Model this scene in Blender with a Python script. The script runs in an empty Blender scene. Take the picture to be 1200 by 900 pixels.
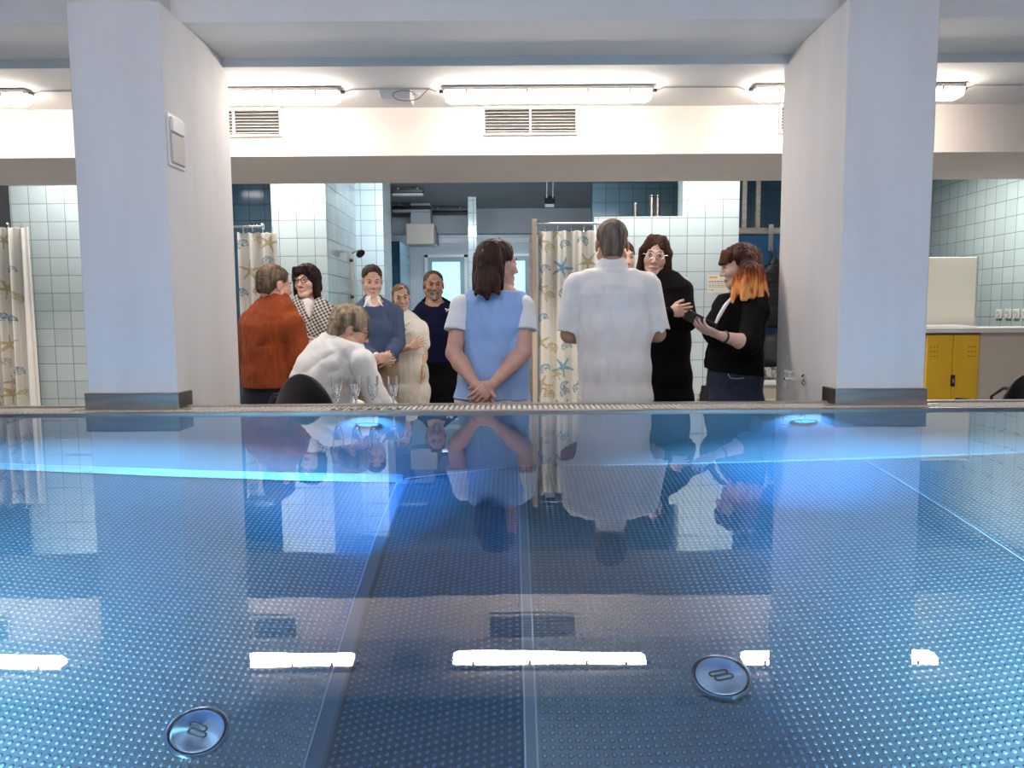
import bpy, math, random
import numpy as np
from mathutils import Vector, Matrix

random.seed(4)
SC = bpy.context.scene
COL = SC.collection
PI = math.pi
F = 875.0; HC = 0.40; PITCH = math.atan(79 / 875.0); ROLL = math.radians(0.36)
CP, SP = math.cos(PITCH), math.sin(PITCH)

def W(px, py, Y):
    """the point of the room that the photo shows at (px, py), standing Y metres from the near pool edge"""
    u = (px - 600) / F; v = (450 - py) / F
    c, s = math.cos(-ROLL), math.sin(-ROLL)
    u, v = c * u - s * v, s * u + c * v
    yc = CP + v * SP; zc = -SP + v * CP
    return Vector((u / yc * Y, Y, HC + zc / yc * Y))

# ------------------------------------------------------------------ materials
def newmat(name):
    m = bpy.data.materials.new(name); m.use_nodes = True
    nt = m.node_tree; b = nt.nodes['Principled BSDF']
    return m, nt, b
def N(nt, t, **kw):
    n = nt.nodes.new(t)
    for k, v in kw.items(): setattr(n, k, v)
    return n
def mathn(nt, op, a, b=None, c=None):
    n = nt.nodes.new('ShaderNodeMath'); n.operation = op
    for i, x in enumerate((a, b, c)):
        if x is None: continue
        if isinstance(x, (int, float)): n.inputs[i].default_value = x
        else: nt.links.new(x, n.inputs[i])
    return n.outputs[0]
def mat(name, col, rough=.6, metal=0, noise=0.0, nscale=8, bump=0.0, bscale=60, spec=.5, stretch=(1, 1, 1), coat=0, sheen=0, emit=None, estr=0, trans=0, col2=None):
    m, nt, b = newmat(name)
    b.inputs['Base Color'].default_value = (*col, 1)
    b.inputs['Roughness'].default_value = rough; b.inputs['Metallic'].default_value = metal
    b.inputs['Specular IOR Level'].default_value = spec
    b.inputs['Coat Weight'].default_value = coat; b.inputs['Sheen Weight'].default_value = sheen
    b.inputs['Transmission Weight'].default_value = trans
    if emit: b.inputs['Emission Color'].default_value = (*emit, 1); b.inputs['Emission Strength'].default_value = estr
    tc = N(nt, 'ShaderNodeTexCoord'); mp = N(nt, 'ShaderNodeMapping'); mp.inputs['Scale'].default_value = stretch
    nt.links.new(tc.outputs['Object'], mp.inputs['Vector'])
    if noise or col2:
        n = N(nt, 'ShaderNodeTexNoise'); n.inputs['Scale'].default_value = nscale; n.inputs['Detail'].default_value = 4
        nt.links.new(mp.outputs[0], n.inputs['Vector'])
        mr = N(nt, 'ShaderNodeMapRange'); nt.links.new(n.outputs['Fac'], mr.inputs['Value'])
        mr.inputs['From Min'].default_value = .3; mr.inputs['From Max'].default_value = .7
        mx = N(nt, 'ShaderNodeMix', data_type='RGBA'); nt.links.new(mr.outputs[0], mx.inputs['Factor'])
        if col2 is None:
            mx.inputs['A'].default_value = (*[c * (1 - noise) for c in col], 1)
            mx.inputs['B'].default_value = (*[min(1, c * (1 + noise)) for c in col], 1)
        else:
            mx.inputs['A'].default_value = (*col, 1); mx.inputs['B'].default_value = (*col2, 1)
        nt.links.new(mx.outputs['Result'], b.inputs['Base Color'])
    if bump:
        n2 = N(nt, 'ShaderNodeTexNoise'); n2.inputs['Scale'].default_value = bscale; n2.inputs['Detail'].default_value = 3
        nt.links.new(mp.outputs[0], n2.inputs['Vector'])
        bp = N(nt, 'ShaderNodeBump'); bp.inputs['Strength'].default_value = bump; bp.inputs['Distance'].default_value = .003
        nt.links.new(n2.outputs['Fac'], bp.inputs['Height']); nt.links.new(bp.outputs[0], b.inputs['Normal'])
    return m
def tile_mat(name, col, grout, axis, size=.15, off=(0, 0), rough=.12, line=.022):
    """glazed square wall tiles; axis = the wall's horizontal world axis"""
    m, nt, b = newmat(name)
    g = N(nt, 'ShaderNodeNewGeometry'); s = N(nt, 'ShaderNodeSeparateXYZ'); nt.links.new(g.outputs['Position'], s.inputs[0])
    hcoord = s.outputs['X' if axis == 'x' else 'Y']
    res = []; cells = []
    for c, o in ((hcoord, off[0]), (s.outputs['Z'], off[1])):
        q = mathn(nt, 'DIVIDE', mathn(nt, 'ADD', c, 100 * size - o), size)
        fr = mathn(nt, 'FRACT', q); cells.append(mathn(nt, 'FLOOR', q))
        e = mathn(nt, 'MINIMUM', fr, mathn(nt, 'SUBTRACT', 1.0, fr)); res.append(e)
    e = mathn(nt, 'MINIMUM', res[0], res[1])
    mr = N(nt, 'ShaderNodeMapRange'); nt.links.new(e, mr.inputs['Value'])
    mr.inputs['From Min'].default_value = line * .6; mr.inputs['From Max'].default_value = line * 1.3
    cv = N(nt, 'ShaderNodeCombineXYZ'); nt.links.new(cells[0], cv.inputs[0]); nt.links.new(cells[1], cv.inputs[1])
    wn = N(nt, 'ShaderNodeTexWhiteNoise', noise_dimensions='2D'); nt.links.new(cv.outputs[0], wn.inputs['Vector'])
    tcol = N(nt, 'ShaderNodeMix', data_type='RGBA'); nt.links.new(wn.outputs['Value'], tcol.inputs['Factor'])
    tcol.inputs['A'].default_value = (*[c * .93 for c in col], 1); tcol.inputs['B'].default_value = (*[min(1, c * 1.04) for c in col], 1)
    mx = N(nt, 'ShaderNodeMix', data_type='RGBA'); nt.links.new(mr.outputs[0], mx.inputs['Factor'])
    mx.inputs['A'].default_value = (*grout, 1); nt.links.new(tcol.outputs['Result'], mx.inputs['B'])
    nt.links.new(mx.outputs['Result'], b.inputs['Base Color'])
    rr = N(nt, 'ShaderNodeMapRange'); nt.links.new(mr.outputs[0], rr.inputs['Value'])
    rr.inputs['To Min'].default_value = .8; rr.inputs['To Max'].default_value = rough
    nt.links.new(rr.outputs[0], b.inputs['Roughness'])
    bp = N(nt, 'ShaderNodeBump'); bp.inputs['Strength'].default_value = .5; bp.inputs['Distance'].default_value = .002
    nt.links.new(mr.outputs[0], bp.inputs['Height']); nt.links.new(bp.outputs[0], b.inputs['Normal'])
    return m

M = {}
M['plaster'] = mat('plaster', (.80, .785, .76), .85, noise=.03, nscale=3, bump=.15, bscale=25)
M['plaster_pillar'] = mat('plaster_pillar', (.74, .73, .73), .8, noise=.05, nscale=5, bump=.35, bscale=22, stretch=(1, 1, .25))
M['bulkhead'] = mat('bulkhead', (.80, .725, .67), .85, noise=.02, nscale=3, bump=.1, bscale=30)
M['hall'] = mat('hall_paint', (.74, .72, .77), .9, noise=.03, nscale=2)
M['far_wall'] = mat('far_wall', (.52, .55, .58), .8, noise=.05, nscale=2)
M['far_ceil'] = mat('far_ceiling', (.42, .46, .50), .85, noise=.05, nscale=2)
M['floor'] = tile_mat('floor_tile', (.48, .46, .43), (.25, .25, .25), 'x', .3)
M['tile_x'] = tile_mat('tile_pale_x', (.65, .755, .77), (.28, .33, .34), 'x', .15, (-1.96, .02))
M['tile_y'] = tile_mat('tile_pale_y', (.65, .755, .77), (.28, .33, .34), 'y', .15, (0, .02))
M['tile_yr'] = tile_mat('tile_aqua_y', (.50, .60, .60), (.18, .24, .25), 'y', .15, (0, .07))
M['tile_dark_x'] = tile_mat('tile_blue_x', (.07, .17, .27), (.03, .07, .11), 'x', .15)
M['tile_dark_y'] = tile_mat('tile_blue_y', (.07, .17, .27), (.03, .07, .11), 'y', .15)
M['tile_mid_x'] = tile_mat('tile_midblue_x', (.25, .42, .52), (.1, .17, .22), 'x', .15)
M['steel'] = mat('brushed_steel', (.62, .58, .53), .32, 1, noise=.15, nscale=6, bump=.1, bscale=90, stretch=(1, 8, 8))
M['steel_bright'] = mat('polished_steel', (.78, .79, .8), .16, 1)
M['steel_dark'] = mat('dark_steel', (.22, .2, .18), .4, 1, noise=.3, nscale=12)
M['grating'] = mat('grating_plastic', (.68, .63, .57), .5, noise=.06, nscale=20)
M['channel'] = mat('channel_dark', (.05, .045, .04), .6)
M['black'] = mat('black_plastic', (.015, .015, .017), .35)
M['white_plastic'] = mat('white_plastic', (.78, .77, .75), .4)
M['grey_plastic'] = mat('grey_plastic', (.55, .53, .5), .45)
M['lens'] = mat('lit_diffuser', (.9, .9, .9), .3, emit=(1, .88, .77), estr=39)
M['lens_off'] = mat('unlit_diffuser', (.4, .43, .46), .3)
M['yellow'] = mat('yellow_lacquer', (.83, .50, .03), .4, noise=.05, nscale=4)
M['beige'] = mat('beige_laminate', (.62, .56, .48), .5, noise=.02)
M['counter'] = mat('counter_top', (.78, .78, .75), .35)
M['board'] = mat('cream_board', (.74, .70, .61), .55)
M['blue_panel'] = mat('blue_panel', (.02, .12, .28), .4)
M['pane'] = mat('frosted_pane', (.4, .8, .85), .4, emit=(.42, .88, 1.0), estr=1.15)
M['frame'] = mat('window_frame', (.72, .76, .78), .5)
M['frame_grey'] = mat('door_leaf', (.34, .43, .48), .5)
M['champagne'] = mat('wood_beige', (.66, .55, .42), .45)

# stainless pool lining with a grid of pressed nubs
def pool_mat(name, col, nub=True, rough=.3):
    m, nt, b = newmat(name)
    b.inputs['Metallic'].default_value = .75 if nub else .3; b.inputs['Roughness'].default_value = rough
    g = N(nt, 'ShaderNodeNewGeometry'); s = N(nt, 'ShaderNodeSeparateXYZ'); nt.links.new(g.outputs['Position'], s.inputs[0])
    n = N(nt, 'ShaderNodeTexNoise'); n.inputs['Scale'].default_value = 2.2; n.inputs['Detail'].default_value = 3
    nt.links.new(g.outputs['Position'], n.inputs['Vector'])
    mx = N(nt, 'ShaderNodeMix', data_type='RGBA'); nt.links.new(n.outputs['Fac'], mx.inputs['Factor'])
    mx.inputs['A'].default_value = (*[c * .85 for c in col], 1); mx.inputs['B'].default_value = (*[min(1, c * 1.1) for c in col], 1)
    out = mx.outputs['Result']
    if nub:
        P = .0188
        fx = mathn(nt, 'SUBTRACT', mathn(nt, 'FRACT', mathn(nt, 'DIVIDE', mathn(nt, 'ADD', s.outputs['X'], 100 * P), P)), .5)
        fy = mathn(nt, 'SUBTRACT', mathn(nt, 'FRACT', mathn(nt, 'DIVIDE', mathn(nt, 'ADD', s.outputs['Y'], 100 * P), P)), .5)
        r = mathn(nt, 'SQRT', mathn(nt, 'ADD', mathn(nt, 'MULTIPLY', fx, fx), mathn(nt, 'MULTIPLY', fy, fy)))
        h = N(nt, 'ShaderNodeMapRange', interpolation_type='SMOOTHSTEP'); nt.links.new(r, h.inputs['Value'])
        h.inputs['From Min'].default_value = .14; h.inputs['From Max'].default_value = .34
        h.inputs['To Min'].default_value = 1; h.inputs['To Max'].default_value = 0
        bp = N(nt, 'ShaderNodeBump'); bp.inputs['Strength'].default_value = 1.0; bp.inputs['Distance'].default_value = .0036
        nt.links.new(h.outputs[0], bp.inputs['Height']); nt.links.new(bp.outputs[0], b.inputs['Normal'])
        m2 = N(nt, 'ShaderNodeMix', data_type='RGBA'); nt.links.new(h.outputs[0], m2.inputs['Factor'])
        nt.links.new(out, m2.inputs['A']); m2.inputs['B'].default_value = (*[min(1, c * 2.0) for c in col], 1)  # highlights on the nubs put into the colour: paler than the sheet
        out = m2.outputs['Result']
    nt.links.new(out, b.inputs['Base Color'])
    return m
M['pool_floor'] = pool_mat('nubbed_pool_steel', (.26, .29, .30))
M['pool_plain'] = pool_mat('plain_pool_steel', (.30, .34, .37), nub=False, rough=.35)
M['pool_weld'] = pool_mat('weld_steel', (.85, .93, .93), nub=False, rough=.2)

def water_mat():
    m = bpy.data.materials.new('pool_water'); m.use_nodes = True; nt = m.node_tree; nt.nodes.clear()
    o = N(nt, 'ShaderNodeOutputMaterial'); gl = N(nt, 'ShaderNodeBsdfGlass'); gl.inputs['IOR'].default_value = 1.45
    gl.inputs['Roughness'].default_value = 0.0; gl.inputs['Color'].default_value = (1, 1, 1, 1)
    va = N(nt, 'ShaderNodeVolumeAbsorption'); va.inputs['Color'].default_value = (.12, .55, .87, 1); va.inputs['Density'].default_value = .42
    g = N(nt, 'ShaderNodeNewGeometry'); n = N(nt, 'ShaderNodeTexNoise'); n.inputs['Scale'].default_value = 3.2; n.inputs['Detail'].default_value = 2
    mp = N(nt, 'ShaderNodeMapping'); mp.inputs['Scale'].default_value = (1, 2.2, 1)
    nt.links.new(g.outputs['Position'], mp.inputs['Vector']); nt.links.new(mp.outputs[0], n.inputs['Vector'])
    bp = N(nt, 'ShaderNodeBump'); bp.inputs['Strength'].default_value = .5; bp.inputs['Distance'].default_value = .0005
    nt.links.new(n.outputs['Fac'], bp.inputs['Height']); nt.links.new(bp.outputs[0], gl.inputs['Normal'])
    nt.links.new(gl.outputs[0], o.inputs['Surface']); nt.links.new(va.outputs[0], o.inputs['Volume'])
    return m
M['water'] = water_mat()
def glass_mat():
    m = bpy.data.materials.new('clear_glass'); m.use_nodes = True; nt = m.node_tree; nt.nodes.clear()
    o = N(nt, 'ShaderNodeOutputMaterial'); gl = N(nt, 'ShaderNodeBsdfGlass'); gl.inputs['IOR'].default_value = 1.45
    gl.inputs['Roughness'].default_value = 0.0; nt.links.new(gl.outputs[0], o.inputs['Surface'])
    return m
M['glass'] = glass_mat()
M['drink'] = mat('sparkling_drink', (.97, .98, .96), .0, trans=1)

# ------------------------------------------------------------------ mesh helpers
def mesh_obj(name, V, Fc, m, parent=None, smooth=False, loc=None):
    me = bpy.data.meshes.new(name); V = [tuple(v) for v in V]
    me.from_pydata(V, [], [tuple(f) for f in Fc]); me.update()
    if m is not None: me.materials.append(m)
    if smooth: me.polygons.foreach_set('use_smooth', [True] * len(me.polygons))
    o = bpy.data.objects.new(name, me); COL.objects.link(o)
    if loc is not None: o.location = loc
    if parent is not None: o.parent = parent
    return o
class MB:
    def __init__(s): s.v = []; s.f = []
    def add(s, V, Fc):
        k = len(s.v); s.v += [tuple(v) for v in V]; s.f += [tuple(i + k for i in f) for f in Fc]
    def box(s, x0, x1, y0, y1, z0, z1, ch=0.0):
        if ch <= 0:
            V = [(x, y, z) for z in (z0, z1) for y in (y0, y1) for x in (x0, x1)]
            s.add(V, [(0, 2, 3, 1), (4, 5, 7, 6), (0, 1, 5, 4), (2, 6, 7, 3), (0, 4, 6, 2), (1, 3, 7, 5)])
        else:
            c = min(ch, (x1 - x0) * .45, (y1 - y0) * .45, (z1 - z0) * .45)
            xs = [(x0, x0 + c), (x1, x1 - c)]; ys = [(y0, y0 + c), (y1, y1 - c)]; zs = [(z0, z0 + c), (z1, z1 - c)]
            V = []; idx = {}
            for i in (0, 1):
                for j in (0, 1):
                    for k in (0, 1):
                        for a in range(3):
                            idx[i, j, k, a] = len(V)
                            V.append((xs[i][0] if a == 0 else xs[i][1], ys[j][0] if a == 1 else ys[j][1], zs[k][0] if a == 2 else zs[k][1]))
            Fc = []
            def q(*t): Fc.append(tuple(idx[a] for a in t))
            q((0,0,0,0),(0,0,1,0),(0,1,1,0),(0,1,0,0)); q((1,0,0,0),(1,1,0,0),(1,1,1,0),(1,0,1,0))
            q((0,0,0,1),(1,0,0,1),(1,0,1,1),(0,0,1,1)); q((0,1,0,1),(0,1,1,1),(1,1,1,1),(1,1,0,1))
            q((0,0,0,2),(0,1,0,2),(1,1,0,2),(1,0,0,2)); q((0,0,1,2),(1,0,1,2),(1,1,1,2),(0,1,1,2))
            for i in (0, 1):
                for j in (0, 1): q((i,j,0,0),(i,j,1,0),(i,j,1,1),(i,j,0,1))
            for i in (0, 1):
                for k in (0, 1): q((i,0,k,0),(i,1,k,0),(i,1,k,2),(i,0,k,2))
            for j in (0, 1):
                for k in (0, 1): q((0,j,k,1),(1,j,k,1),(1,j,k,2),(0,j,k,2))
            for i in (0, 1):
                for j in (0, 1):
                    for k in (0, 1): q((i,j,k,0),(i,j,k,1),(i,j,k,2))
            s.add(V, Fc)
        return s
    def tube(s, pts, r, n=10, cap=True):
        pts = [Vector(p) for p in pts]; rs = r if isinstance(r, (list, tuple)) else [r] * len(pts)
        t0 = (pts[1] - pts[0]).normalized(); up = Vector((0, 0, 1)) if abs(t0.z) < .9 else Vector((1, 0, 0))
        a = t0.cross(up).normalized(); V = []
        for i, p in enumerate(pts):
            t = (pts[min(i + 1, len(pts) - 1)] - pts[max(i - 1, 0)]).normalized()
            a = (a - t * a.dot(t)).normalized(); b = t.cross(a)
            for k in range(n):
                th = 2 * PI * k / n; V.append(p + a * (math.cos(th) * rs[i]) + b * (math.sin(th) * rs[i]))
        Fc = [(i * n + k, i * n + (k + 1) % n, (i + 1) * n + (k + 1) % n, (i + 1) * n + k) for i in range(len(pts) - 1) for k in range(n)]
        if cap: Fc += [tuple(range(n))[::-1], tuple((len(pts) - 1) * n + k for k in range(n))]
        s.add(V, Fc); return s
    def lathe(s, prof, c=(0, 0, 0), n=24, axis=None):
        """prof: (radius, height) list round the z axis at c, or round the given unit axis"""
        c = Vector(c); ax = Vector(axis) if axis else Vector((0, 0, 1))
        u = ax.orthogonal().normalized(); w = ax.cross(u); V = []
        for r, z in prof:
            for k in range(n):
                th = 2 * PI * k / n; V.append(c + ax * z + u * (r * math.cos(th)) + w * (r * math.sin(th)))
        m_ = len(prof)
        Fc = [(i * n + k, i * n + (k + 1) % n, (i + 1) * n + (k + 1) % n, (i + 1) * n + k) for i in range(m_ - 1) for k in range(n)]
        if prof[0][0] > 1e-6: Fc.append(tuple(range(n))[::-1])
        if prof[-1][0] > 1e-6: Fc.append(tuple((m_ - 1) * n + k for k in range(n)))
        s.add(V, Fc); return s
    def build(s, name, m, parent=None, smooth=False):
        o = mesh_obj(name, s.v, s.f, m, parent, smooth)
        if smooth:
            try: o.data.set_sharp_from_angle(angle=math.radians(40))
            except Exception: pass
        return o
def box(name, x0, x1, y0, y1, z0, z1, m, parent=None, ch=0.0): return MB().box(x0, x1, y0, y1, z0, z1, ch).build(name, m, parent)
def tag(o, label=None, cat=None, group=None, kind=None):
    if label: o['label'] = label
    if cat: o['category'] = cat
    if group: o['group'] = group
    if kind: o['kind'] = kind
    return o
def struct(o): o['kind'] = 'structure'; return o
def empty(name, loc=(0, 0, 0), rz=0):
    o = bpy.data.objects.new(name, None); COL.objects.link(o); o.location = loc; o.rotation_euler = (0, 0, rz); o.empty_display_size = .1
    return o
def copy_tree(o, parent=None):
    c = o.copy(); COL.objects.link(c); c.parent = parent
    for ch in list(o.children): copy_tree(ch, c)
    return c
FLOOR = -0.93

# ------------------------------------------------------------------ setting
PY = 3.10            # inner face of the far pool wall
XL, XR = -1.442, 1.399
struct(box('floor', -6, 6, 3.3, 12.3, FLOOR - .1, FLOOR, M['floor']))
# pool basin: walls and the folded steel bottom
struct(box('wall_pool_far', -3.6, 3.6, PY, 3.30, -1.6, -.03, M['pool_plain']))
struct(box('wall_pool_near', -3.6, 3.6, -.75, -.45, -1.6, .0, M['pool_plain']))
struct(box('wall_pool_left', -3.9, -3.6, -.75, 3.30, -1.6, .0, M['pool_plain']))
struct(box('wall_pool_right', 3.6, 3.9, -.75, 3.30, -1.6, .0, M['pool_plain']))
KZ = 1.175          # basin depth factor
def strip(b, pts, y0=-.6, y1=3.2):
    V = []
    for x, z in pts: V += [(x, y0, z * KZ), (x, y1, z * KZ)]
    b.add(V, [(2 * i, 2 * i + 2, 2 * i + 3, 2 * i + 1) for i in range(len(pts) - 1)])
b = MB(); strip(b, [(-3.7, -1.24), (-.485, -1.22)]); strip(b, [(-.435, -1.205), (.024, -1.035)]); strip(b, [(.050, -1.035), (1.474, -1.085)]); strip(b, [(1.484, -1.085), (3.7, -1.10)])
struct(b.build('floor_pool', M['pool_floor']))
b = MB(); strip(b, [(-.485, -1.215), (-.478, -1.203), (-.442, -1.193), (-.435, -1.203)]); strip(b, [(.024, -1.03), (.050, -1.03)])
b.add([(-3.6, PY, -1.17 * KZ), (-.46, PY, -1.15 * KZ), (-.46, PY - .035, -1.21 * KZ), (-3.6, PY - .035, -1.22 * KZ)], [(0, 3, 2, 1)])
struct(b.build('trim_pool_fold', M['pool_plain']))
b = MB()
for x, z in ((.024, -1.032), (.050, -1.032), (1.479, -1.082), (-.484, -1.210)):
    b.tube([(x, -.6, z * KZ), (x, 3.09, z * KZ)], .003 if x > -.4 else .0022, 6)
b.tube([(-3.6, PY - .003, -1.165 * KZ), (-.47, PY - .003, -1.148 * KZ)], .003, 6); b.tube([(-.47, PY - .003, -1.20 * KZ), (.03, PY - .003, -1.03 * KZ), (3.6, PY - .003, -1.10 * KZ)], .003, 6)
struct(b.build('trim_pool_weld', M['pool_weld']))
w = box('water', -3.65, 3.65, -.5, PY + .05, -1.75, 0, M['water']); tag(w, kind='structure')

# rim: steel nosing, grating, upstand
struct(box('trim_pool_nosing', -3.6, 3.6, PY - .012, PY + .02, -.03, .010, M['steel'], ch=.003))
struct(box('trim_pool_channel', -3.6, 3.6, PY + .02, 3.30, -.06, -.015, M['channel']))
struct(box('trim_pool_upstand', -3.6, 3.6, 3.262, 3.30, -.03, .020, M['steel'], ch=.003))
b = MB(); x = -2.45
while x < 2.45:
    b.box(x, x + .0125, PY + .022, 3.26, -.012, .012); x += .0225
for yy in (PY + .05, 3.225): b.box(-2.46, 2.46, yy - .006, yy + .006, -.014, .008)
g = b.build('pool_grating', M['grating']); tag(g, 'beige slotted overflow grating running along the far pool edge', 'grating')

# pillars
def pillar(n, x0, x1, inner):
    b = MB(); b.box(x0, x1, 3.20, 3.94, FLOOR, 1.70, .004)
    if inner > 0: b.box(x0, x1 - .05, 3.22, 3.94, 1.70, 2.7)
    else: b.box(x0 + .05, x1, 3.22, 3.94, 1.70, 2.7)
    return struct(b.build(n, M['plaster_pillar']))
pillar('wall_pillar_left', -1.826, XL, 1); pillar('wall_pillar_right', XR, 1.774, -1)
for nm, x0, x1, inner, label in (('pillar_skirting', -1.836, XL + .01, 1, 'brushed steel skirting band wrapping the foot of the pillar with the white wall box'),
                                 ('pillar_skirting', XR - .01, 1.784, -1, 'brushed steel skirting band wrapping the foot of the pillar with the chrome tap')):
    r = empty(nm, ((x0 + x1) / 2, 3.195, .012)); tag(r, label, 'skirting', 'steel pillar skirtings')
    def rel(bm_):
        bm_.v = [(a - r.location.x, c - r.location.y, d - r.location.z) for a, c, d in bm_.v]; return bm_
    b = MB(); b.box(x0, x1, 3.188, 3.200, .012, .078, .002); b.box(x0 - .0, x1 + .0, 3.186, 3.200, .078, .084)
    rel(b).build('front_plate', M['steel'], r)
    xi = x1 if inner > 0 else x0
    b = MB(); b.box(min(xi, xi - .012 * inner) , max(xi, xi - .012 * inner), 3.190, 3.33, .012, .082, .002)
    tag(rel(b).build('side_plate', M['steel_dark'], r), 'dark reflective side plate')
    b = MB(); b.box(x0 - .05, x1 + .05, 3.175, 3.205, .0125, .0155)
    rel(b).build('foot_flange', M['steel'], r)

# beams and ceilings
struct(box('trim_beam_front', -6, 6, 3.42, 3.876, 1.70, 2.8, M['plaster']))
struct(box('ceiling', -6, 6, 3.876, 4.63, 1.655, 2.8, M['plaster']))
struct(box('wall_bulkhead', -6, 6, 4.62, 5.54, 1.373, 2.8, M['bulkhead']))
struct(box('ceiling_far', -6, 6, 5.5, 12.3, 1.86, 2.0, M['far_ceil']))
struct(box('ceiling_hall', -6, 6, -3.5, 3.5, 2.75, 2.85, M['hall']))
struct(box('wall_hall_left', -6.1, -6, -3.5, 12.3, FLOOR, 2.8, M['hall']))
struct(box('wall_hall_right', 6, 6.1, -3.5, 12.3, FLOOR, 2.8, M['hall']))
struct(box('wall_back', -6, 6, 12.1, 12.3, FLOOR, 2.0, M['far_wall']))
struct(box('wall_hall_back', -6, 6, -3.6, -3.5, FLOOR, 2.8, M['hall']))
for i, (x0, x1) in enumerate(((-6, -3.9), (3.9, 6))): struct(box('floor_deck_%s' % ('left', 'right')[i], x0, x1, -3.5, 3.3, -.1, 0, M['floor']))
struct(box('floor_deck_near', -3.9, 3.9, -3.5, -.75, -.1, 0, M['floor']))

def wallbox(name, x0, x1, y0, y1, z0, z1, mx, my):
    """a tiled wall block: faces along x take mx, faces along y take my"""
    o = box(name, x0, x1, y0, y1, z0, z1, mx); o.data.materials.append(my)
    for p in o.data.polygons:
        if abs(p.normal.x) > .5: p.material_index = 1
    return struct(o)
tx, ty = M['tile_x'], M['tile_y']
wallbox('wall_pier_1', -4.22, -2.95, 6.40, 7.4, FLOOR, 1.86, tx, ty)
wallbox('wall_pier_2', -2.02, -1.56, 6.40, 7.62, FLOOR, 1.86, tx, ty)
wallbox('wall_pier_3', -2.02, -1.285, 7.62, 8.12, FLOOR, 1.86, tx, ty)
wallbox('wall_shower_back', -4.3, -2.02, 7.4, 7.55, FLOOR, 1.86, M['tile_dark_x'], M['tile_dark_y'])
wallbox('wall_left_recess', -6, -4.22, 7.4, 7.55, FLOOR, 1.86, M['far_wall'], M['far_wall'])
wallbox('wall_partition_low', .70, 1.45, 6.40, 6.55, FLOOR, 1.235, tx, ty)
wallbox('wall_pier_4', 1.45, 1.925, 6.40, 6.60, FLOOR, 1.86, tx, ty)
wallbox('wall_partition_side', .66, .74, 6.40, 7.6, FLOOR, 1.10, tx, ty)
wallbox('wall_shower_rear', .9, 1.95, 8.4, 8.55, FLOOR, 1.86, M['tile_mid_x'], M['tile_mid_x'])
wallbox('wall_column_blue', -1.86, -1.62, 11.0, 12.1, FLOOR, 1.50, M['tile_dark_x'], M['tile_mid_x'])
wallbox('wall_post', -.525, -.425, 9.30, 9.40, FLOOR, 1.86, tx, ty)
wallbox('wall_right', 4.5, 4.6, 5.54, 9.2, FLOOR, 1.86, M['tile_yr'], M['tile_yr'])
wallbox('wall_right_back', 1.93, 4.5, 9.1, 9.2, FLOOR, 1.86, M['tile_dark_x'], M['tile_dark_x'])
wallbox('wall_niche', 1.93, 3.0, 7.6, 7.7, FLOOR, 1.86, M['tile_dark_x'], M['tile_dark_x'])
wallbox('wall_niche_side', 2.9, 3.0, 6.4, 7.6, FLOOR, 1.86, M['far_wall'], M['far_wall'])
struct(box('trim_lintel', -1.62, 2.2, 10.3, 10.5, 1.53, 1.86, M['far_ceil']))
struct(box('trim_lintel_lower', -1.05, .6, 10.25, 10.3, 1.40, 1.46, M['frame']))

# far windows / door
def window(name, x0, x1, ztop, zbot, y, fr, leafm):
    r = struct(MB().box(x0, x1, y - .04, y, zbot, zbot + .05).box(x0, x1, y - .04, y, ztop - .04, ztop).box(x0, x0 + .05, y - .04, y, zbot, ztop).box(x1 - .05, x1, y - .04, y, zbot, ztop).build(name, fr))
    q = .05; w_ = .07
    MB().box(x0 + q, x1 - q, y - .03, y - .005, ztop - .04 - w_, ztop - .04).box(x0 + q, x1 - q, y - .03, y - .005, zbot + .05, zbot + .15).box(x0 + q, x0 + q + w_, y - .03, y - .005, zbot + .15, ztop - .11).box(x1 - q - w_, x1 - q, y - .03, y - .005, zbot + .15, ztop - .11).build('leaf', leafm, r)
    box('window_pane', x0 + q + w_, x1 - q - w_, y - .02, y - .012, zbot + .15, ztop - .11, M['pane'], r)
    MB().tube([(x0 + q + .03, y - .045, .35), (x0 + q + .13, y - .045, .35)], .01).build('handle', M['steel_bright'], r)
    return r
window('door_1', -1.385, -.70, 1.39, FLOOR, 12.1, M['frame'], M['frame_grey'])
window('window_1', -.25, .34, 1.40, -.2, 12.1, M['frame'], M['frame_grey'])

# ------------------------------------------------------------------ ceiling lamps
def make_lamp():
    r = empty('ceiling_light')
    b = MB(); L = 1.15
    b.box(0, L, -.045, .045, -.028, 0, .008); b.build('housing', M['grey_plastic'], r)
    prof = [(-.043, -.028), (-.040, -.062), (-.028, -.076), (.028, -.076), (.040, -.062), (.043, -.028)]
    V = []
    for x, k in ((.012, .75), (.035, 1), (L - .035, 1), (L - .012, .75)):
        for y, z in prof: V.append((x, y * (.9 + .1 * k), -.028 + (z + .028) * k))
    Fc = []
    for i in range(3):
        for j in range(5): Fc.append((i * 6 + j, i * 6 + j + 1, i * 6 + j + 7, i * 6 + j + 6))
    Fc += [(0, 5, 4, 3, 2, 1), (18, 19, 20, 21, 22, 23)]
    d = MB(); d.add(V, Fc); d.build('lamp_diffuser', M['lens'], r)
    for x in (.13, .46, .79, 1.02):
        MB().box(x - .007, x + .007, -.048, -.038, -.045, -.008, .002).build('clip', M['grey_plastic'], r)
    for x in (-.022, L):
        MB().tube([(x, 0, -.018), (x + .022, 0, -.018)], .009).build('cable_gland', M['black'], r)
    return r
lamp = make_lamp(); LY = 4.23; LZ = 1.652
labels = {-3.79: 'tube light cut by the picture edge, beyond the pillar with the wall box',
          -2.08: 'ceiling tube light partly behind the wall-box pillar, beside the junction box',
          -.367: 'long warm-white ceiling tube light fully visible in the middle, in front of the central vent',
          1.335: 'long warm-white ceiling tube light crossing behind the pillar with the tap'}
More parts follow.
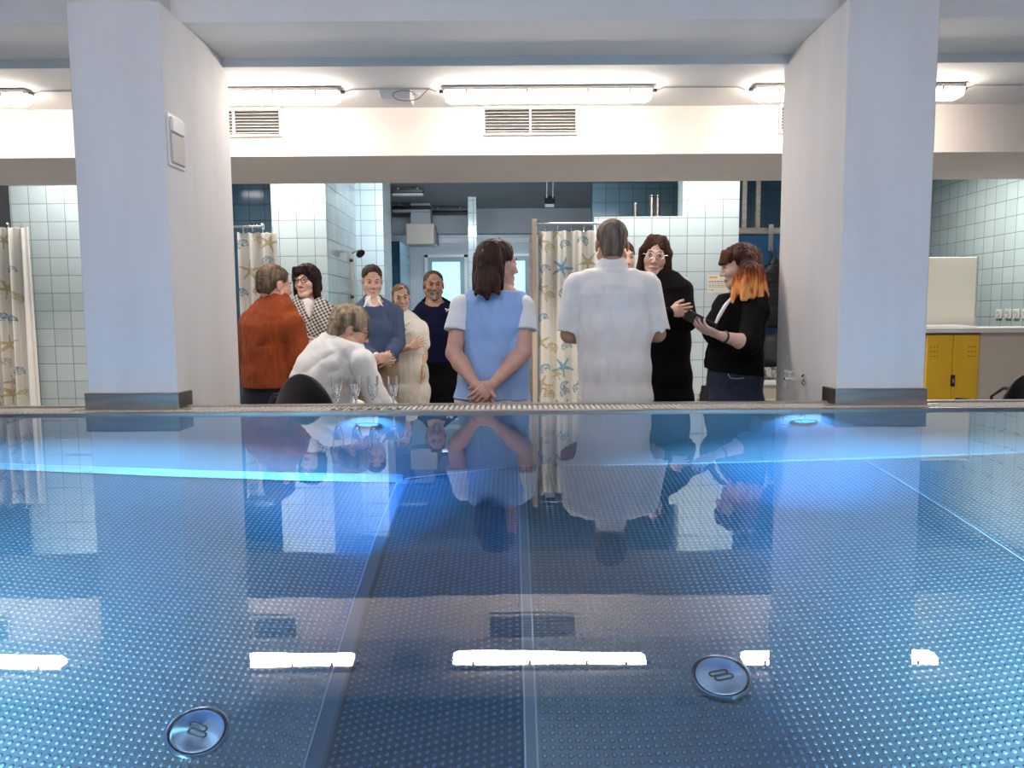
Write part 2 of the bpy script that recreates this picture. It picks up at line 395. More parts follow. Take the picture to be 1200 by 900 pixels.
for i, (x, lb) in enumerate(labels.items()):
    o = lamp if i == 0 else copy_tree(lamp)
    o.location = (x, LY, LZ); tag(o, lb, 'ceiling light', 'lit tube lights under the ceiling')
b = MB()
for x0, x1 in ((-2.64, -2.10), (-.93, -.385), (.785, 1.31), (2.49, 3.2)):
    b = MB(); b.tube([(x0 + .02, LY, LZ - .018), (x0 + .06, LY, LZ - .004), ((x0 + x1) / 2, LY, LZ - .0035), (x1 - .06, LY, LZ - .004), (x1 - .02, LY, LZ - .018)], .004, 6)
    c = b.build('ceiling_cable', M['grey_plastic'])
    tag(c, {-2.64: 'grey cable between the two lights at the wall-box pillar', -.93: 'grey cable along the ceiling above the junction box', .785: 'grey cable between the middle light and the tap pillar', 2.49: 'grey cable running off beyond the outer end of the light at the tap pillar'}[x0], 'cable', 'cables linking the ceiling lights')
# junction box with a loose wire
r = empty('junction_box', (-.64, 4.33, 1.655)); tag(r, 'flat white junction box on the ceiling with a loose dark wire', 'junction box')
b = MB(); b.add([(-.085, -.09, 0), (.09, -.09, 0), (.09, .09, 0), (-.085, .09, 0), (-.07, -.08, -.05), (.085, -.08, -.05), (.085, .08, -.05), (-.07, .08, -.05)],
      [(0, 1, 2, 3), (4, 7, 6, 5), (0, 4, 5, 1), (1, 5, 6, 2), (2, 6, 7, 3), (3, 7, 4, 0)]); b.build('cover', M['white_plastic'], r)
b = MB(); b.tube([(.05 + .07 * math.cos(t) + .03 * (t / 6), -.11 , -.045 + .028 * math.sin(t)) for t in [k * .45 for k in range(14)]] + [(.19, -.11, -.012)], .0018, 6); b.build('wire', M['black'], r)
b = MB(); b.box(.09, .13, -.02, .02, -.012, 0); b.build('terminal', M['white_plastic'], r)

# vents
def make_vent():
    r = empty('air_vent'); w_, h_ = .57, .168
    box('backing', 0, w_, -.002, 0, 0, h_, M['black'], r)
    b = MB(); b.box(0, w_, -.02, -.002, 0, .012).box(0, w_, -.02, -.002, h_ - .012, h_).box(0, .012, -.02, -.002, .012, h_ - .012).box(w_ - .012, w_, -.02, -.002, .012, h_ - .012).box(w_ / 2 - .006, w_ / 2 + .006, -.022, -.002, .012, h_ - .012)
    b.build('frame', M['white_plastic'], r)
    for k in range(8):
        z = .020 + k * .0183; V = []
        b = MB(); jit = random.uniform(-.0022, .0022)
        b.add([(.012, -.020, z), (w_ - .012, -.020, z + jit), (w_ - .012, -.004, z + .002 + jit), (.012, -.004, z + .002), (.012, -.020, z + .003), (w_ - .012, -.020, z + .003 + jit), (w_ - .012, -.004, z + .005 + jit), (.012, -.004, z + .005)],
              [(0, 3, 2, 1), (4, 5, 6, 7), (0, 1, 5, 4), (1, 2, 6, 5), (2, 3, 7, 6), (3, 0, 4, 7)])
        b.build('louvre', M['grey_plastic'], r)
    return r
vent = make_vent()
for i, (x, lb) in enumerate(((-.165, 'white louvred air vent on the bulkhead in the middle, behind the whole ceiling light'), (-1.945, 'white louvred air vent on the bulkhead half behind the wall-box pillar'),
                             (1.615, 'white louvred air vent on the bulkhead mostly behind the tap pillar'), (-3.78, 'white louvred air vent showing only as a reflection in the water at the wall-box side'))):
    o = vent if i == 0 else copy_tree(vent); o.location = (x, 4.62, 1.487); tag(o, lb, 'air vent', 'air vents on the bulkhead')

# wall box on the left pillar, tap on the right one
r = empty('wall_box', (XL, 3.29, 1.155)); tag(r, 'flat white wall box with a flip lid on the pillar side', 'wall box')
MB().box(0, .008, -.075, .075, -.11, .11, .003).build('frame', M['white_plastic'], r)
MB().box(.008, .016, -.062, .062, -.095, .03, .004).build('lower_cover', M['grey_plastic'], r)
MB().box(.008, .020, -.062, .062, .034, .095, .004).build('lid', M['white_plastic'], r)
r = empty('wall_tap', (XR, 3.56, .092)); tag(r, 'small chrome wall tap low on the pillar side', 'tap')
b = MB(); b.lathe([(.026, 0), (.026, .006), (.018, .012), (.010, .014)], (0, 0, 0), 20, (-1, 0, 0)); b.build('wall_flange', M['steel_bright'], r, True)
b = MB(); b.tube([(0, 0, 0), (-.05, 0, 0), (-.095, 0, 0)], [.012, .015, .012], 14); b.build('body', M['steel_bright'], r, True)
b = MB(); b.tube([(-.075, 0, 0), (-.075, 0, .035)], .007, 10); b.box(-.10, -.05, -.009, .009, .033, .045, .004); b.build('handle', M['steel_bright'], r, True)
b = MB(); b.tube([(-.088, 0, -.002), (-.092, 0, -.02), (-.092, 0, -.038)], [.011, .011, .013], 12); b.build('spout', M['steel_bright'], r, True)

# drain discs on the pool floor
def make_disc():
    r = empty('floor_drain'); R_ = .073
    b = MB(); b.lathe([(.0, .009), (.056, .009), (.060, .007), (.060, .0065)], n=48); b.build('cover_plate', M['steel_spin'], r, True)
    b = MB(); b.lathe([(.060, .004), (.0655, .004)], n=48); b.build('groove', M['black'], r)
    b = MB(); b.lathe([(.0655, .0), (.0655, .008), (.068, .010), (.071, .010), (R_, .006), (R_, 0)], n=48); b.build('rim', M['steel_bright'], r, True)
    b = MB()                                    # the pressed emblem: two interlocked rounded bars
    for dx, dy, s_ in ((-.004, .0075, 1), (.004, -.0075, -1)):
        pts = []
        for t in range(33):
            a = 2 * PI * t / 32; cx = math.copysign(1, math.cos(a)) * .0145; pts.append((dx + cx * (abs(math.cos(a)) > .001) + .0075 * math.cos(a), dy + .0068 * math.sin(a), .0100))
        b.tube(pts, .0027, 6)
    b.build('emblem', M['channel'], r)
    return r
m, nt, bs = newmat('spun_steel'); bs.inputs['Metallic'].default_value = 1; bs.inputs['Roughness'].default_value = .34
bs.inputs['Base Color'].default_value = (.95, .96, .97, 1); bs.inputs['Anisotropic'].default_value = .9
tn = N(nt, 'ShaderNodeTangent', direction_type='RADIAL', axis='Z'); nt.links.new(tn.outputs[0], bs.inputs['Tangent'])
M['steel_spin'] = m
dd = make_disc(); dd.location = (.50, 1.731, -1.048 * KZ + .002); dd.rotation_euler = (0, math.radians(2), math.radians(8)); tag(dd, 'round steel drain cover on the pool floor below the tap pillar', 'drain cover', 'round drain covers on the pool floor')
d2 = copy_tree(dd); d2.location = (-.755, 1.70, -1.223 * KZ + .002); d2.rotation_euler = (0, 0, math.radians(-12)); d2['label'] = 'round steel drain cover on the pool floor below the wall-box pillar'

# underwater LED fittings, tucked under the rim
def uw_light(x, y, z, label, rz=0):
    r = empty('underwater_light', (x, y, z), rz); tag(r, label, 'pool light', 'pool lights under the water')
    b = MB(); b.lathe([(.0, 0), (.055, 0), (.055, .012), (.047, .018), (.043, .018)], (0, 0, 0), 28, (0, -1, 0)); b.build('housing', M['steel_bright'], r, True)
    b = MB(); b.lathe([(.043, .0185), (.0, .020)], (0, 0, 0), 28, (0, -1, 0)); b.build('lamp_lens', M['uw_lens'], r, True)
    return r
M['uw_lens'] = mat('led_lens', (.2, .5, 1), .3, emit=(.10, .42, 1.0), estr=.9)
uw_light(-.60, PY, -.34, 'round blue-glowing light on the far pool wall below the champagne glasses')
uw_light(1.22, PY, -.34, 'round blue-glowing light on the far pool wall below the tap')

# ------------------------------------------------------------------ camera, world, lights
cam = bpy.data.cameras.new('camera'); co = bpy.data.objects.new('camera', cam); COL.objects.link(co)
cam.sensor_width = 36; cam.lens = F / 1200 * 36; cam.clip_start = .02
R0 = Vector((1, 0, 0)); U0 = Vector((0, SP, CP)); B0 = Vector((0, -CP, SP))
cr, sr = math.cos(ROLL), math.sin(ROLL)
Rv = R0 * cr - U0 * sr; Uv = U0 * cr + R0 * sr
co.matrix_world = Matrix(((Rv.x, Uv.x, B0.x, 0), (Rv.y, Uv.y, B0.y, 0), (Rv.z, Uv.z, B0.z, HC), (0, 0, 0, 1)))
SC.camera = co
wd = bpy.data.worlds.new('world'); SC.world = wd; wd.use_nodes = True
wd.node_tree.nodes['Background'].inputs[0].default_value = (.7, .82, 1, 1); wd.node_tree.nodes['Background'].inputs[1].default_value = .1

def area(name, loc, size, power, col, rot=(0, 0, 0), shape='RECTANGLE'):
    l = bpy.data.lights.new(name, 'AREA'); l.shape = shape; l.size = size[0]; l.size_y = size[1]; l.energy = power; l.color = col
    o = bpy.data.objects.new(name, l); COL.objects.link(o); o.location = loc; o.rotation_euler = rot; return o
LIGHTS = dict(hall=37, shower=31, far=24, uw=3.6, near=130)
area('hall_light_a', (-1.2, 1.3, 2.6), (1.6, .5), LIGHTS['hall'], (1, .92, .92))
area('hall_light_b', (1.6, .9, 2.6), (1.6, .5), LIGHTS['hall'], (1, .92, .92))
area('hall_light_c', (0, -1.6, 2.6), (3.0, .5), LIGHTS['hall'], (1, .95, .96))
area('shower_light_a', (-3.4, 6.05, 1.82), (1.1, .1), LIGHTS['shower'] * .5, (1, .99, .96))
area('shower_light_b', (-1.8, 6.05, 1.82), (1.1, .1), LIGHTS['shower'] * .6, (1, .99, .96))
area('shower_light_c', (1.25, 6.0, 1.82), (1.8, .1), LIGHTS['shower'] * .8, (1, .99, .96))
area('shower_light_d', (3.75, 6.6, 1.82), (.1, 1.1), LIGHTS['shower'] * .95, (1, .97, .92))
area('far_room_fill', (-.5, 6.45, 1.80), (1.6, .3), LIGHTS['far'], (.80, .90, 1), (math.radians(74), 0, 0)).data.spread = math.radians(95)  # added fill, out of sight behind the bulkhead, to brighten the far room
area('back_wall_fill', (-.5, 11.1, 1.80), (2.0, .3), LIGHTS['far'] * .7, (.80, .90, 1), (math.radians(25), 0, 0))  # added unseen fill above the lintel, brightens the back wall
for x in (-.60, 1.22):
    l = area('pool_led_wash_%s' % ('a' if x < 0 else 'b'), (x, PY - .05, -.07), (.12, .05), LIGHTS['uw'] * 3.6, (.12, .42, 1.0), (0, 0, 0)); l.data.spread = math.radians(50)
for x in (-1.58, 1.55):
    l = area('pool_led_near_%s' % ('a' if x < 0 else 'b'), (x, -.30, -.35), (.14, .14), LIGHTS['near'], (.80, 1, .94), (math.radians(60), 0, math.radians(2 if x < 0 else 2)), 'DISK'); l.data.spread = math.radians(48)

SC.view_settings.view_transform = 'Standard'; SC.view_settings.look = 'None'; SC.view_settings.gamma = 1; SC.view_settings.exposure = 0
SC.view_settings.use_curve_mapping = False
cy = SC.cycles
cy.use_denoising = True; cy.max_bounces = 10; cy.diffuse_bounces = 4; cy.glossy_bounces = 5; cy.transmission_bounces = 8; cy.transparent_max_bounces = 8
cy.caustics_reflective = True; cy.caustics_refractive = True; cy.blur_glossy = .3; cy.sample_clamp_indirect = 6; cy.use_adaptive_sampling = False

# ================================================================== sculpting engine: distance fields -> one smooth mesh
_rng = np.random.RandomState(7)
_LAT = _rng.rand(32, 32, 32).astype(np.float32) * 2 - 1
def vnoise(x, y, z):
    xi = np.floor(x).astype(np.int32); yi = np.floor(y).astype(np.int32); zi = np.floor(z).astype(np.int32)
    fx = x - xi; fy = y - yi; fz = z - zi
    fx = fx * fx * (3 - 2 * fx); fy = fy * fy * (3 - 2 * fy); fz = fz * fz * (3 - 2 * fz)
    def L(a, b, c): return _LAT[(xi + a) & 31, (yi + b) & 31, (zi + c) & 31]
    c0 = (L(0,0,0) * (1 - fx) + L(1,0,0) * fx) * (1 - fy) + (L(0,1,0) * (1 - fx) + L(1,1,0) * fx) * fy
    c1 = (L(0,0,1) * (1 - fx) + L(1,0,1) * fx) * (1 - fy) + (L(0,1,1) * (1 - fx) + L(1,1,1) * fx) * fy
    return c0 * (1 - fz) + c1 * fz
def A3(v): return np.array(tuple(v), dtype=np.float64)
def unit(v): v = A3(v); return v / (np.linalg.norm(v) + 1e-12)

class Seg:
    """tapered limb or torso slice between a and b; radii (w, d): w along the side vector L, d across it"""
    def __init__(s, a, b, ra, rb, L=None, da=None, db=None, k=.012, mode='add'):
        s.a, s.b, s.ra, s.rb = A3(a), A3(b), ra, rb; s.da = ra if da is None else da; s.db = rb if db is None else db
        s.L = None if L is None else unit(L); s.k, s.mode = k, mode
    def box(s):
        r = max(s.ra, s.rb, s.da, s.db); return np.minimum(s.a, s.b) - r, np.maximum(s.a, s.b) + r
    def d(s, X, Y, Z):
        ax = s.b - s.a; l2 = (ax ** 2).sum() + 1e-12
        px, py, pz = X - s.a[0], Y - s.a[1], Z - s.a[2]
        t = np.clip((px * ax[0] + py * ax[1] + pz * ax[2]) / l2, 0, 1)
        qx, qy, qz = px - ax[0] * t, py - ax[1] * t, pz - ax[2] * t
        w = s.ra + (s.rb - s.ra) * t
        if s.L is None: return np.sqrt(qx * qx + qy * qy + qz * qz) - w
        dd = s.da + (s.db - s.da) * t; L = s.L
        u = qx * L[0] + qy * L[1] + qz * L[2]
        rest = np.maximum(qx * qx + qy * qy + qz * qz - u * u, 0)
        e = np.sqrt((u / w) ** 2 + rest / (dd * dd))
        return (e - 1) * np.minimum(w, dd)
class Ell:
    def __init__(s, c, r, R=None, k=.012, mode='add'): s.c, s.r, s.R, s.k, s.mode = A3(c), A3(r), (np.eye(3) if R is None else R), k, mode
    def box(s):
        e = np.sqrt(((s.R * s.r[None, :]) ** 2).sum(1)); return s.c - e, s.c + e
    def d(s, X, Y, Z):
        px, py, pz = X - s.c[0], Y - s.c[1], Z - s.c[2]; R = s.R; q = []
        for i in range(3): q.append((px * R[0, i] + py * R[1, i] + pz * R[2, i]) / s.r[i])
        return (np.sqrt(q[0] ** 2 + q[1] ** 2 + q[2] ** 2) - 1) * s.r.min()
class Cut:
    """keeps only what lies behind the plane (point, outward normal)"""
    mode = 'cut'
    def __init__(s, p, n): s.p, s.n = A3(p), unit(n)
class Noise:
    """folds or strands: amp metres, freq per metre along x, y, z"""
    mode = 'noise'
    def __init__(s, amp, fr, seed=0, ridge=False): s.amp, s.fr, s.seed, s.ridge = amp, fr, seed, ridge

def sdf_mesh(ops, h):
    adds = [o for o in ops if o.mode == 'add']
    lo = np.min([o.box()[0] for o in adds], 0) - 4 * h; hi = np.max([o.box()[1] for o in adds], 0) + 4 * h
    n = np.ceil((hi - lo) / h).astype(int) + 1
    G = [(lo[i] + h * np.arange(n[i])).astype(np.float32) for i in range(3)]
    Fd = np.full(n, .5, np.float32)
    for o in ops:
        if o.mode in ('add', 'sub', 'hard'):
            a, b = o.box(); m_ = .03 + o.k
            i0 = np.clip(((a - m_ - lo) / h).astype(int), 0, n); i1 = np.clip(((b + m_ - lo) / h).astype(int) + 2, 0, n)
            if (i1 <= i0).any(): continue
            sl = tuple(slice(i0[i], i1[i]) for i in range(3))
            d = o.d(G[0][sl[0]][:, None, None], G[1][sl[1]][None, :, None], G[2][sl[2]][None, None, :]).astype(np.float32)
            f = Fd[sl]; k = o.k
            if o.mode == 'add':
                hh = np.clip(.5 + .5 * (f - d) / k, 0, 1); Fd[sl] = f * (1 - hh) + d * hh - k * hh * (1 - hh)
            else:
                hh = np.clip(.5 - .5 * (f + d) / k, 0, 1); Fd[sl] = f * (1 - hh) - d * hh + k * hh * (1 - hh)
        elif o.mode == 'cut':
            d = (G[0][:, None, None] - o.p[0]) * o.n[0] + (G[1][None, :, None] - o.p[1]) * o.n[1] + (G[2][None, None, :] - o.p[2]) * o.n[2]
            Fd = np.maximum(Fd, d.astype(np.float32))
        else:
            I = np.nonzero(np.abs(Fd) < .03)
            x, y, z = G[0][I[0]], G[1][I[1]], G[2][I[2]]
            q = vnoise(x * o.fr[0] + o.seed * 3.7, y * o.fr[1] + o.seed * 1.3, z * o.fr[2] + 9.1)
            if o.ridge: q = 1 - 2 * np.abs(q)
            Fd[I] += o.amp * q
    S = Fd < 0
    # surface nets
    c = S[:-1, :-1, :-1].astype(np.int8)
    for dx in (0, 1):
        for dy in (0, 1):
            for dz in (0, 1):
                if dx or dy or dz: c = c + S[dx:n[0] - 1 + dx, dy:n[1] - 1 + dy, dz:n[2] - 1 + dz]
    I = np.nonzero((c > 0) & (c < 8)); m_ = len(I[0])
    idx = np.full(c.shape, -1, np.int32); idx[I] = np.arange(m_)
    acc = np.zeros((m_, 3)); cnt = np.zeros(m_); base = np.stack(I, 1)
    cor = [(0,0,0),(1,0,0),(0,1,0),(1,1,0),(0,0,1),(1,0,1),(0,1,1),(1,1,1)]
    val = {q: Fd[I[0] + q[0], I[1] + q[1], I[2] + q[2]] for q in cor}
    for p in cor:
        for a in range(3):
            if p[a] == 0:
                q = list(p); q[a] = 1; q = tuple(q); va, vb = val[p], val[q]; mk = (va < 0) != (vb < 0)
                t = np.where(mk, va / np.where(mk, va - vb, 1), 0)
                P = np.tile(np.array(p, float), (m_, 1)); P[:, a] = t; acc[mk] += P[mk]; cnt[mk] += 1
    V = lo + h * (base + acc / cnt[:, None])
    quads = []
    for a in range(3):
        b_, c_ = (a + 1) % 3, (a + 2) % 3
        s0 = [slice(None)] * 3; s1 = [slice(None)] * 3; s0[a] = slice(0, -1); s1[a] = slice(1, None)
        A, B = S[tuple(s0)], S[tuple(s1)]; E = np.nonzero(A != B); E = np.stack(E, 1)
        ok = (E[:, b_] > 0) & (E[:, c_] > 0) & (E[:, b_] < n[b_] - 1) & (E[:, c_] < n[c_] - 1); E = E[ok]
        ins = A[E[:, 0], E[:, 1], E[:, 2]]
        q = []
        for ob, oc in ((-1, -1), (0, -1), (0, 0), (-1, 0)):
            T = E.copy(); T[:, b_] += ob; T[:, c_] += oc; q.append(idx[T[:, 0], T[:, 1], T[:, 2]])
        q = np.stack(q, 1); q[~ins] = q[~ins][:, ::-1]; quads.append(q)
    Q = np.concatenate(quads); Q = Q[(Q >= 0).all(1)]
    return V, Q
def np_obj(name, V, Q, mats, parent=None, midx=None, origin=None):
    me = bpy.data.meshes.new(name); V = np.asarray(V, np.float32)
    if origin is not None: V = V - np.array(tuple(origin), np.float32)
    me.vertices.add(len(V)); me.vertices.foreach_set('co', V.ravel())
    me.loops.add(Q.size); me.loops.foreach_set('vertex_index', Q.astype(np.int32).ravel())
    me.polygons.add(len(Q)); me.polygons.foreach_set('loop_start', np.arange(0, Q.size, 4, dtype=np.int32))
    me.polygons.foreach_set('loop_total', np.full(len(Q), 4, np.int32))
    for m in (mats if isinstance(mats, (list, tuple)) else [mats]): me.materials.append(m)
    if midx is not None: me.polygons.foreach_set('material_index', midx.astype(np.int32))
    me.polygons.foreach_set('use_smooth', np.ones(len(Q), bool)); me.update(); me.validate()
    o = bpy.data.objects.new(name, me); COL.objects.link(o)
    if parent is not None: o.parent = parent
    if origin is not None and parent is None: o.location = origin
    return o

# ------------------------------------------------------------------ people
def skin(name, c): return mat(name, c, .5, noise=.06, nscale=30, spec=.35)
SK = dict(light=skin('skin_light', (.66, .42, .33)), tan=skin('skin_tan', (.50, .27, .18)), pink=skin('skin_pink', (.62, .35, .27)), warm=skin('skin_warm', (.64, .40, .28)))
M['lips'] = mat('lips', (.46, .17, .15), .4); M['lips_m'] = mat('lips_muted', (.44, .23, .18), .5)
M['eye'] = mat('eye_white', (.75, .72, .70), .2); M['iris'] = mat('iris', (.05, .03, .02), .15); M['brow'] = mat('brow_hair', (.06, .035, .02), .8)
def hairmat(name, c1, c2, rough=.6): return mat(name, c1, max(rough, .5), spec=.18, col2=c2, nscale=38, stretch=(1, 1, .12), bump=.3, bscale=70)
M['hair_grey'] = hairmat('hair_greying_brown', (.025, .016, .010), (.17, .125, .09))
M['hair_sandgrey'] = hairmat('hair_sandy_grey', (.09, .062, .038), (.42, .33, .23))
M['hair_dark'] = hairmat('hair_dark_plum', (.004, .0015, .0025), (.022, .006, .008), .35)
M['hair_brown'] = hairmat('hair_dark_brown', (.012, .005, .003), (.060, .022, .012), .35)
M['hair_short'] = hairmat('hair_short_brown', (.022, .013, .008), (.09, .055, .032))
M['hair_blond'] = hairmat('hair_dark_blond', (.07, .04, .018), (.30, .19, .10))
M['hair_crop'] = hairmat('hair_cropped_grey', (.05, .032, .022), (.24, .18, .14), .7)
M['beard'] = hairmat('beard_grey', (.16, .13, .11), (.55, .50, .45), .8)

def head_R(yaw, pitch=0, roll=0):
    """columns = the head's right, forward, up axes. yaw 0 looks away from the pool (+Y), 90 looks to +X, 180 at the pool; pitch > 0 looks down"""
    a = math.radians(-yaw); f = Matrix.Rotation(a, 3, 'Z') @ Matrix.Rotation(math.radians(-pitch), 3, 'X') @ Matrix.Rotation(math.radians(roll), 3, 'Y')
    return np.array(f)
class Head:
    def __init__(s, c, yaw, pitch=0, roll=0, sc=1.0, female=False, wide=1.0):
        s.c, s.R, s.s, s.fem, s.wide = A3(c), head_R(yaw, pitch, roll), sc, female, wide
    def p(s, x, y, z): return s.c + s.R @ (np.array([x * s.wide, y, z]) * s.s)
    def el(s, c, r, k=.012, mode='add'): return Ell(s.p(*c), (r[0] * s.s * s.wide, r[1] * s.s, r[2] * s.s), s.R, k, mode)
    def sg(s, a, b, ra, rb, k=.008, mode='add'): return Seg(s.p(*a), s.p(*b), ra * s.s, rb * s.s, k=k, mode=mode)
    def ops(s, neck_base, neck_r):
        f = s.fem; o = [s.el((0, -.015, .035), (.074, .093, .083)), s.el((0, .022, -.03), (.058, .064, .078), .02)]
        jw = .036 if f else .044
        for q in (-1, 1):
            o += [s.sg((q * jw * 1.2, .005, -.055), (q * .018, .062, -.097), .022, .016, .02), s.el((q * .036, .052, -.028), (.024, .026, .024), .02)]
        o.append(s.el((0, .066, -.099), (.020 if f else .026, .018, .017), .018))
        o.append(Seg(s.p(0, -.028, -.05), neck_base, neck_r, neck_r * 1.08, k=.022))
        o.append(s.sg((0, .083, .012), (0, .083, .012), .008, .008, .01))
        for q in (-1, 1): o.append(s.sg((q * .036, .070, .021), (q * .010, .083, .019), .009, .008 if f else .010, .012))
        for q in (-1, 1): o.append(s.el((q * .030, .090, .0), (.017, .014, .011), .010, 'sub'))
        for q in (-1, 1): o.append(s.el((q * .030, .069, .001), (.0155, .0145, .0125), .004))
        o += [s.sg((0, .084, .008), (0, .104, -.034), .0075, .0105, .010), s.el((.010, .092, -.039), (.0085, .011, .007), .006), s.el((-.010, .092, -.039), (.0085, .011, .007), .006)]
        o += [s.sg((-.020, .078, -.067), (.020, .078, -.067), .0068, .0068, .006), s.el((0, .084, -.066), (.018, .0085, .006), .005), s.el((0, .083, -.077), (.017, .0085, .0065), .005)]
        o.append(s.el((0, .095, -.0715), (.022, .010, .0012), .003, 'sub'))
        for q in (-1, 1):
            o += [s.el((q * .076, -.012, -.008), (.009, .019, .031), .006), s.el((q * .088, -.006, -.006), (.008, .010, .017), .004, 'sub')]
        return o
    def paint(s, V, Q):
        """material index per face: 1 = lips"""
        C = (V[Q].mean(1) - s.c) @ s.R / s.s; x = C[:, 0] / s.wide; y, z = C[:, 1], C[:, 2]
        lw = .0030 + .0030 * (1 - (x / .021) ** 2)
        return ((np.abs(x) < .021) & (np.abs(z + .0715) < np.maximum(lw, 0)) & (y > .070)).astype(np.int32)
    def face_parts(s, root, brow=M['brow'], closed=False):
        for q in (-1, 1):
            if not closed:
                b = MB(); c = s.p(q * .030, .0745, .0005); n_ = 14; Rr = s.R; V = []
                for i in range(7):
                    a = PI * i / 6
                    for k in range(n_):
                        t = 2 * PI * k / n_; l = np.array([.0115 * math.sin(a) * math.cos(t), .0105 * math.cos(a), .0052 * math.sin(a) * math.sin(t)]) * s.s; V.append(c + Rr @ l)
                b.add(V, [(i * n_ + k, i * n_ + (k + 1) % n_, (i + 1) * n_ + (k + 1) % n_, (i + 1) * n_ + k) for i in range(6) for k in range(n_)])
                e = b.build('eye', M['eye'], root, True)
                ax = tuple(Rr[:, 1]); b = MB(); b.lathe([(.0052 * s.s, 0), (.0050 * s.s, .0012), (0, .0016)], s.p(q * .030, .0838, .0005), 12, ax); b.build('iris', M['iris'], e)
            b = MB(); b.tube([s.p(q * .020, .0855, .0062), s.p(q * .030, .0870, .0085 if not closed else .000), s.p(q * .0415, .0790, .0050)], [.0010, .0017, .0010], 6); b.build('eyelashes', M['iris'], root)
            b = MB(); b.tube([s.p(q * .014, .0925, .0225), s.p(q * .028, .0890, .0285), s.p(q * .044, .0740, .0245)], [.0022, .0030, .0014], 6); b.build('eyebrow', brow, root)
    def glasses(s, root, m, r=.0215):
        b = MB()
        for q in (-1, 1):
            b.tube([s.p(q * .031 + r * 1.05 * math.cos(t), .098, .000 + r * .86 * math.sin(t)) for t in [2 * PI * k / 20 for k in range(21)]], .0024 * s.s, 6)
            b.tube([s.p(q * .053, .097, .006), s.p(q * .070, .085, .006), s.p(q * .080, -.01, .004)], .0022 * s.s, 6)
        b.tube([s.p(-.009, .099, .004), s.p(0, .101, .007), s.p(.009, .099, .004)], .0016 * s.s, 6)
        b.build('glasses', m, root)

def hand_ops(wrist, d, n, side, curls=(.35, .4, .45, .5), thumb=(.6, .3), sc=1.0, spread=.06, wr=.026):
    """palm, four jointed fingers and a thumb leaving the side of the palm; the palm faces n; side +1/-1 puts the thumb on cross(d, n) * side"""
    w0 = A3(wrist); d = unit(d); n = A3(n); n = unit(n - d * (n @ d)); s_ = np.cross(d, n) * side; o = []
    K = w0 + d * .088 * sc
    o.append(Seg(w0, w0 + d * .03 * sc, wr * .95, .030 * sc, L=s_, da=wr * .8, db=.015 * sc, k=.01))
    o.append(Seg(w0 + d * .03 * sc, K - d * .012 * sc, .031 * sc, .038 * sc, L=s_, da=.015 * sc, db=.012 * sc, k=.008))
    lens = (.073, .081, .075, .059)
    for i in range(4):
        off = (.030 - .020 * i) * sc; p = K + s_ * off - d * (.004 if i in (0, 2) else .012 if i == 3 else 0) * sc
        o.append(Seg(p - d * .03 * sc, p, .010 * sc, .0095 * sc, k=.004))
        c = curls[i]; ang = 0; dd = unit(d + s_ * spread * (1.5 - i)); L = lens[i] * sc; r = .0092 * sc * (.92 if i == 3 else 1)
        for j, fr in enumerate((.46, .30, .24)):
            ang += c * (1.0 if j == 0 else 1.15)
            v = dd * math.cos(ang) + n * math.sin(ang); q = p + v * L * fr
            o.append(Seg(p, q, r, r * .9, k=.0025)); p = q; r *= .9
    p = w0 + d * .022 * sc + s_ * .024 * sc + n * .006 * sc; v = unit(d * .75 + s_ * thumb[0] + n * thumb[1])
    q = p + v * .042 * sc; o.append(Seg(p, q, .0145 * sc, .0115 * sc, k=.008))
    v2 = unit(v + d * .4 + n * thumb[1] * .6 - s_ * .25); q2 = q + v2 * .032 * sc; o.append(Seg(q, q2, .0112 * sc, .0098 * sc, k=.003))
    o.append(Seg(q2, q2 + unit(v2 + d * .15) * .024 * sc, .0098 * sc, .0075 * sc, k=.003))
    return o
def arm_ops(S, E, Wr, r=(.052, .043, .045, .030, .025), inf=0.0, upto=None, k=.02):
    """upper arm and forearm; upto = how much of the whole arm (0..2) is kept, for sleeves"""
    S, E, Wr = A3(S), A3(E), A3(Wr); r = [x + inf for x in r]; o = []
    u = 2 if upto is None else upto
    e = S + (E - S) * min(u, 1); m_ = (S + e) / 2
    o.append(Seg(S, e, r[0], r[0] + (r[1] - r[0]) * min(u, 1), k=k))
    if u > 1:
        f = min(u - 1, 1); t = E + (Wr - E) * .3; 
        if f > .3: o += [Seg(E, t, r[2] * .95, r[2], k=.012), Seg(t, E + (Wr - E) * f, r[2], r[2] + (r[4] - r[2]) * ((f - .3) / .7), k=.012)]
        else: o.append(Seg(E, E + (Wr - E) * f, r[2] * .95, r[2], k=.012))
    return o
def leg_ops(H, K, An, r=(.085, .058, .055, .036), inf=0.0, toe=None, k=.02):
    H, K, An = A3(H), A3(K), A3(An); r = [x + inf for x in r]
    o = [Seg(H, K, r[0], r[1], k=k), Seg(K, K + (An - K) * .3, r[1] * .95, r[2], k=.015), Seg(K + (An - K) * .3, An, r[2], r[3], k=.015)]
    if toe is not None:
        o.append(Seg(An - np.array([0, 0, .03]), A3(toe), .038, .030, k=.015))
    return o
def torso_ops(st, L, inf=0.0, k=.03):
    """st: list of (centre, half width, half depth) from the hips upwards; L = direction from one shoulder to the other"""
    return [Seg(a[0], b[0], a[1] + inf, b[1] + inf, L=L, da=a[2] + inf, db=b[2] + inf, k=k) for a, b in zip(st[:-1], st[1:])]

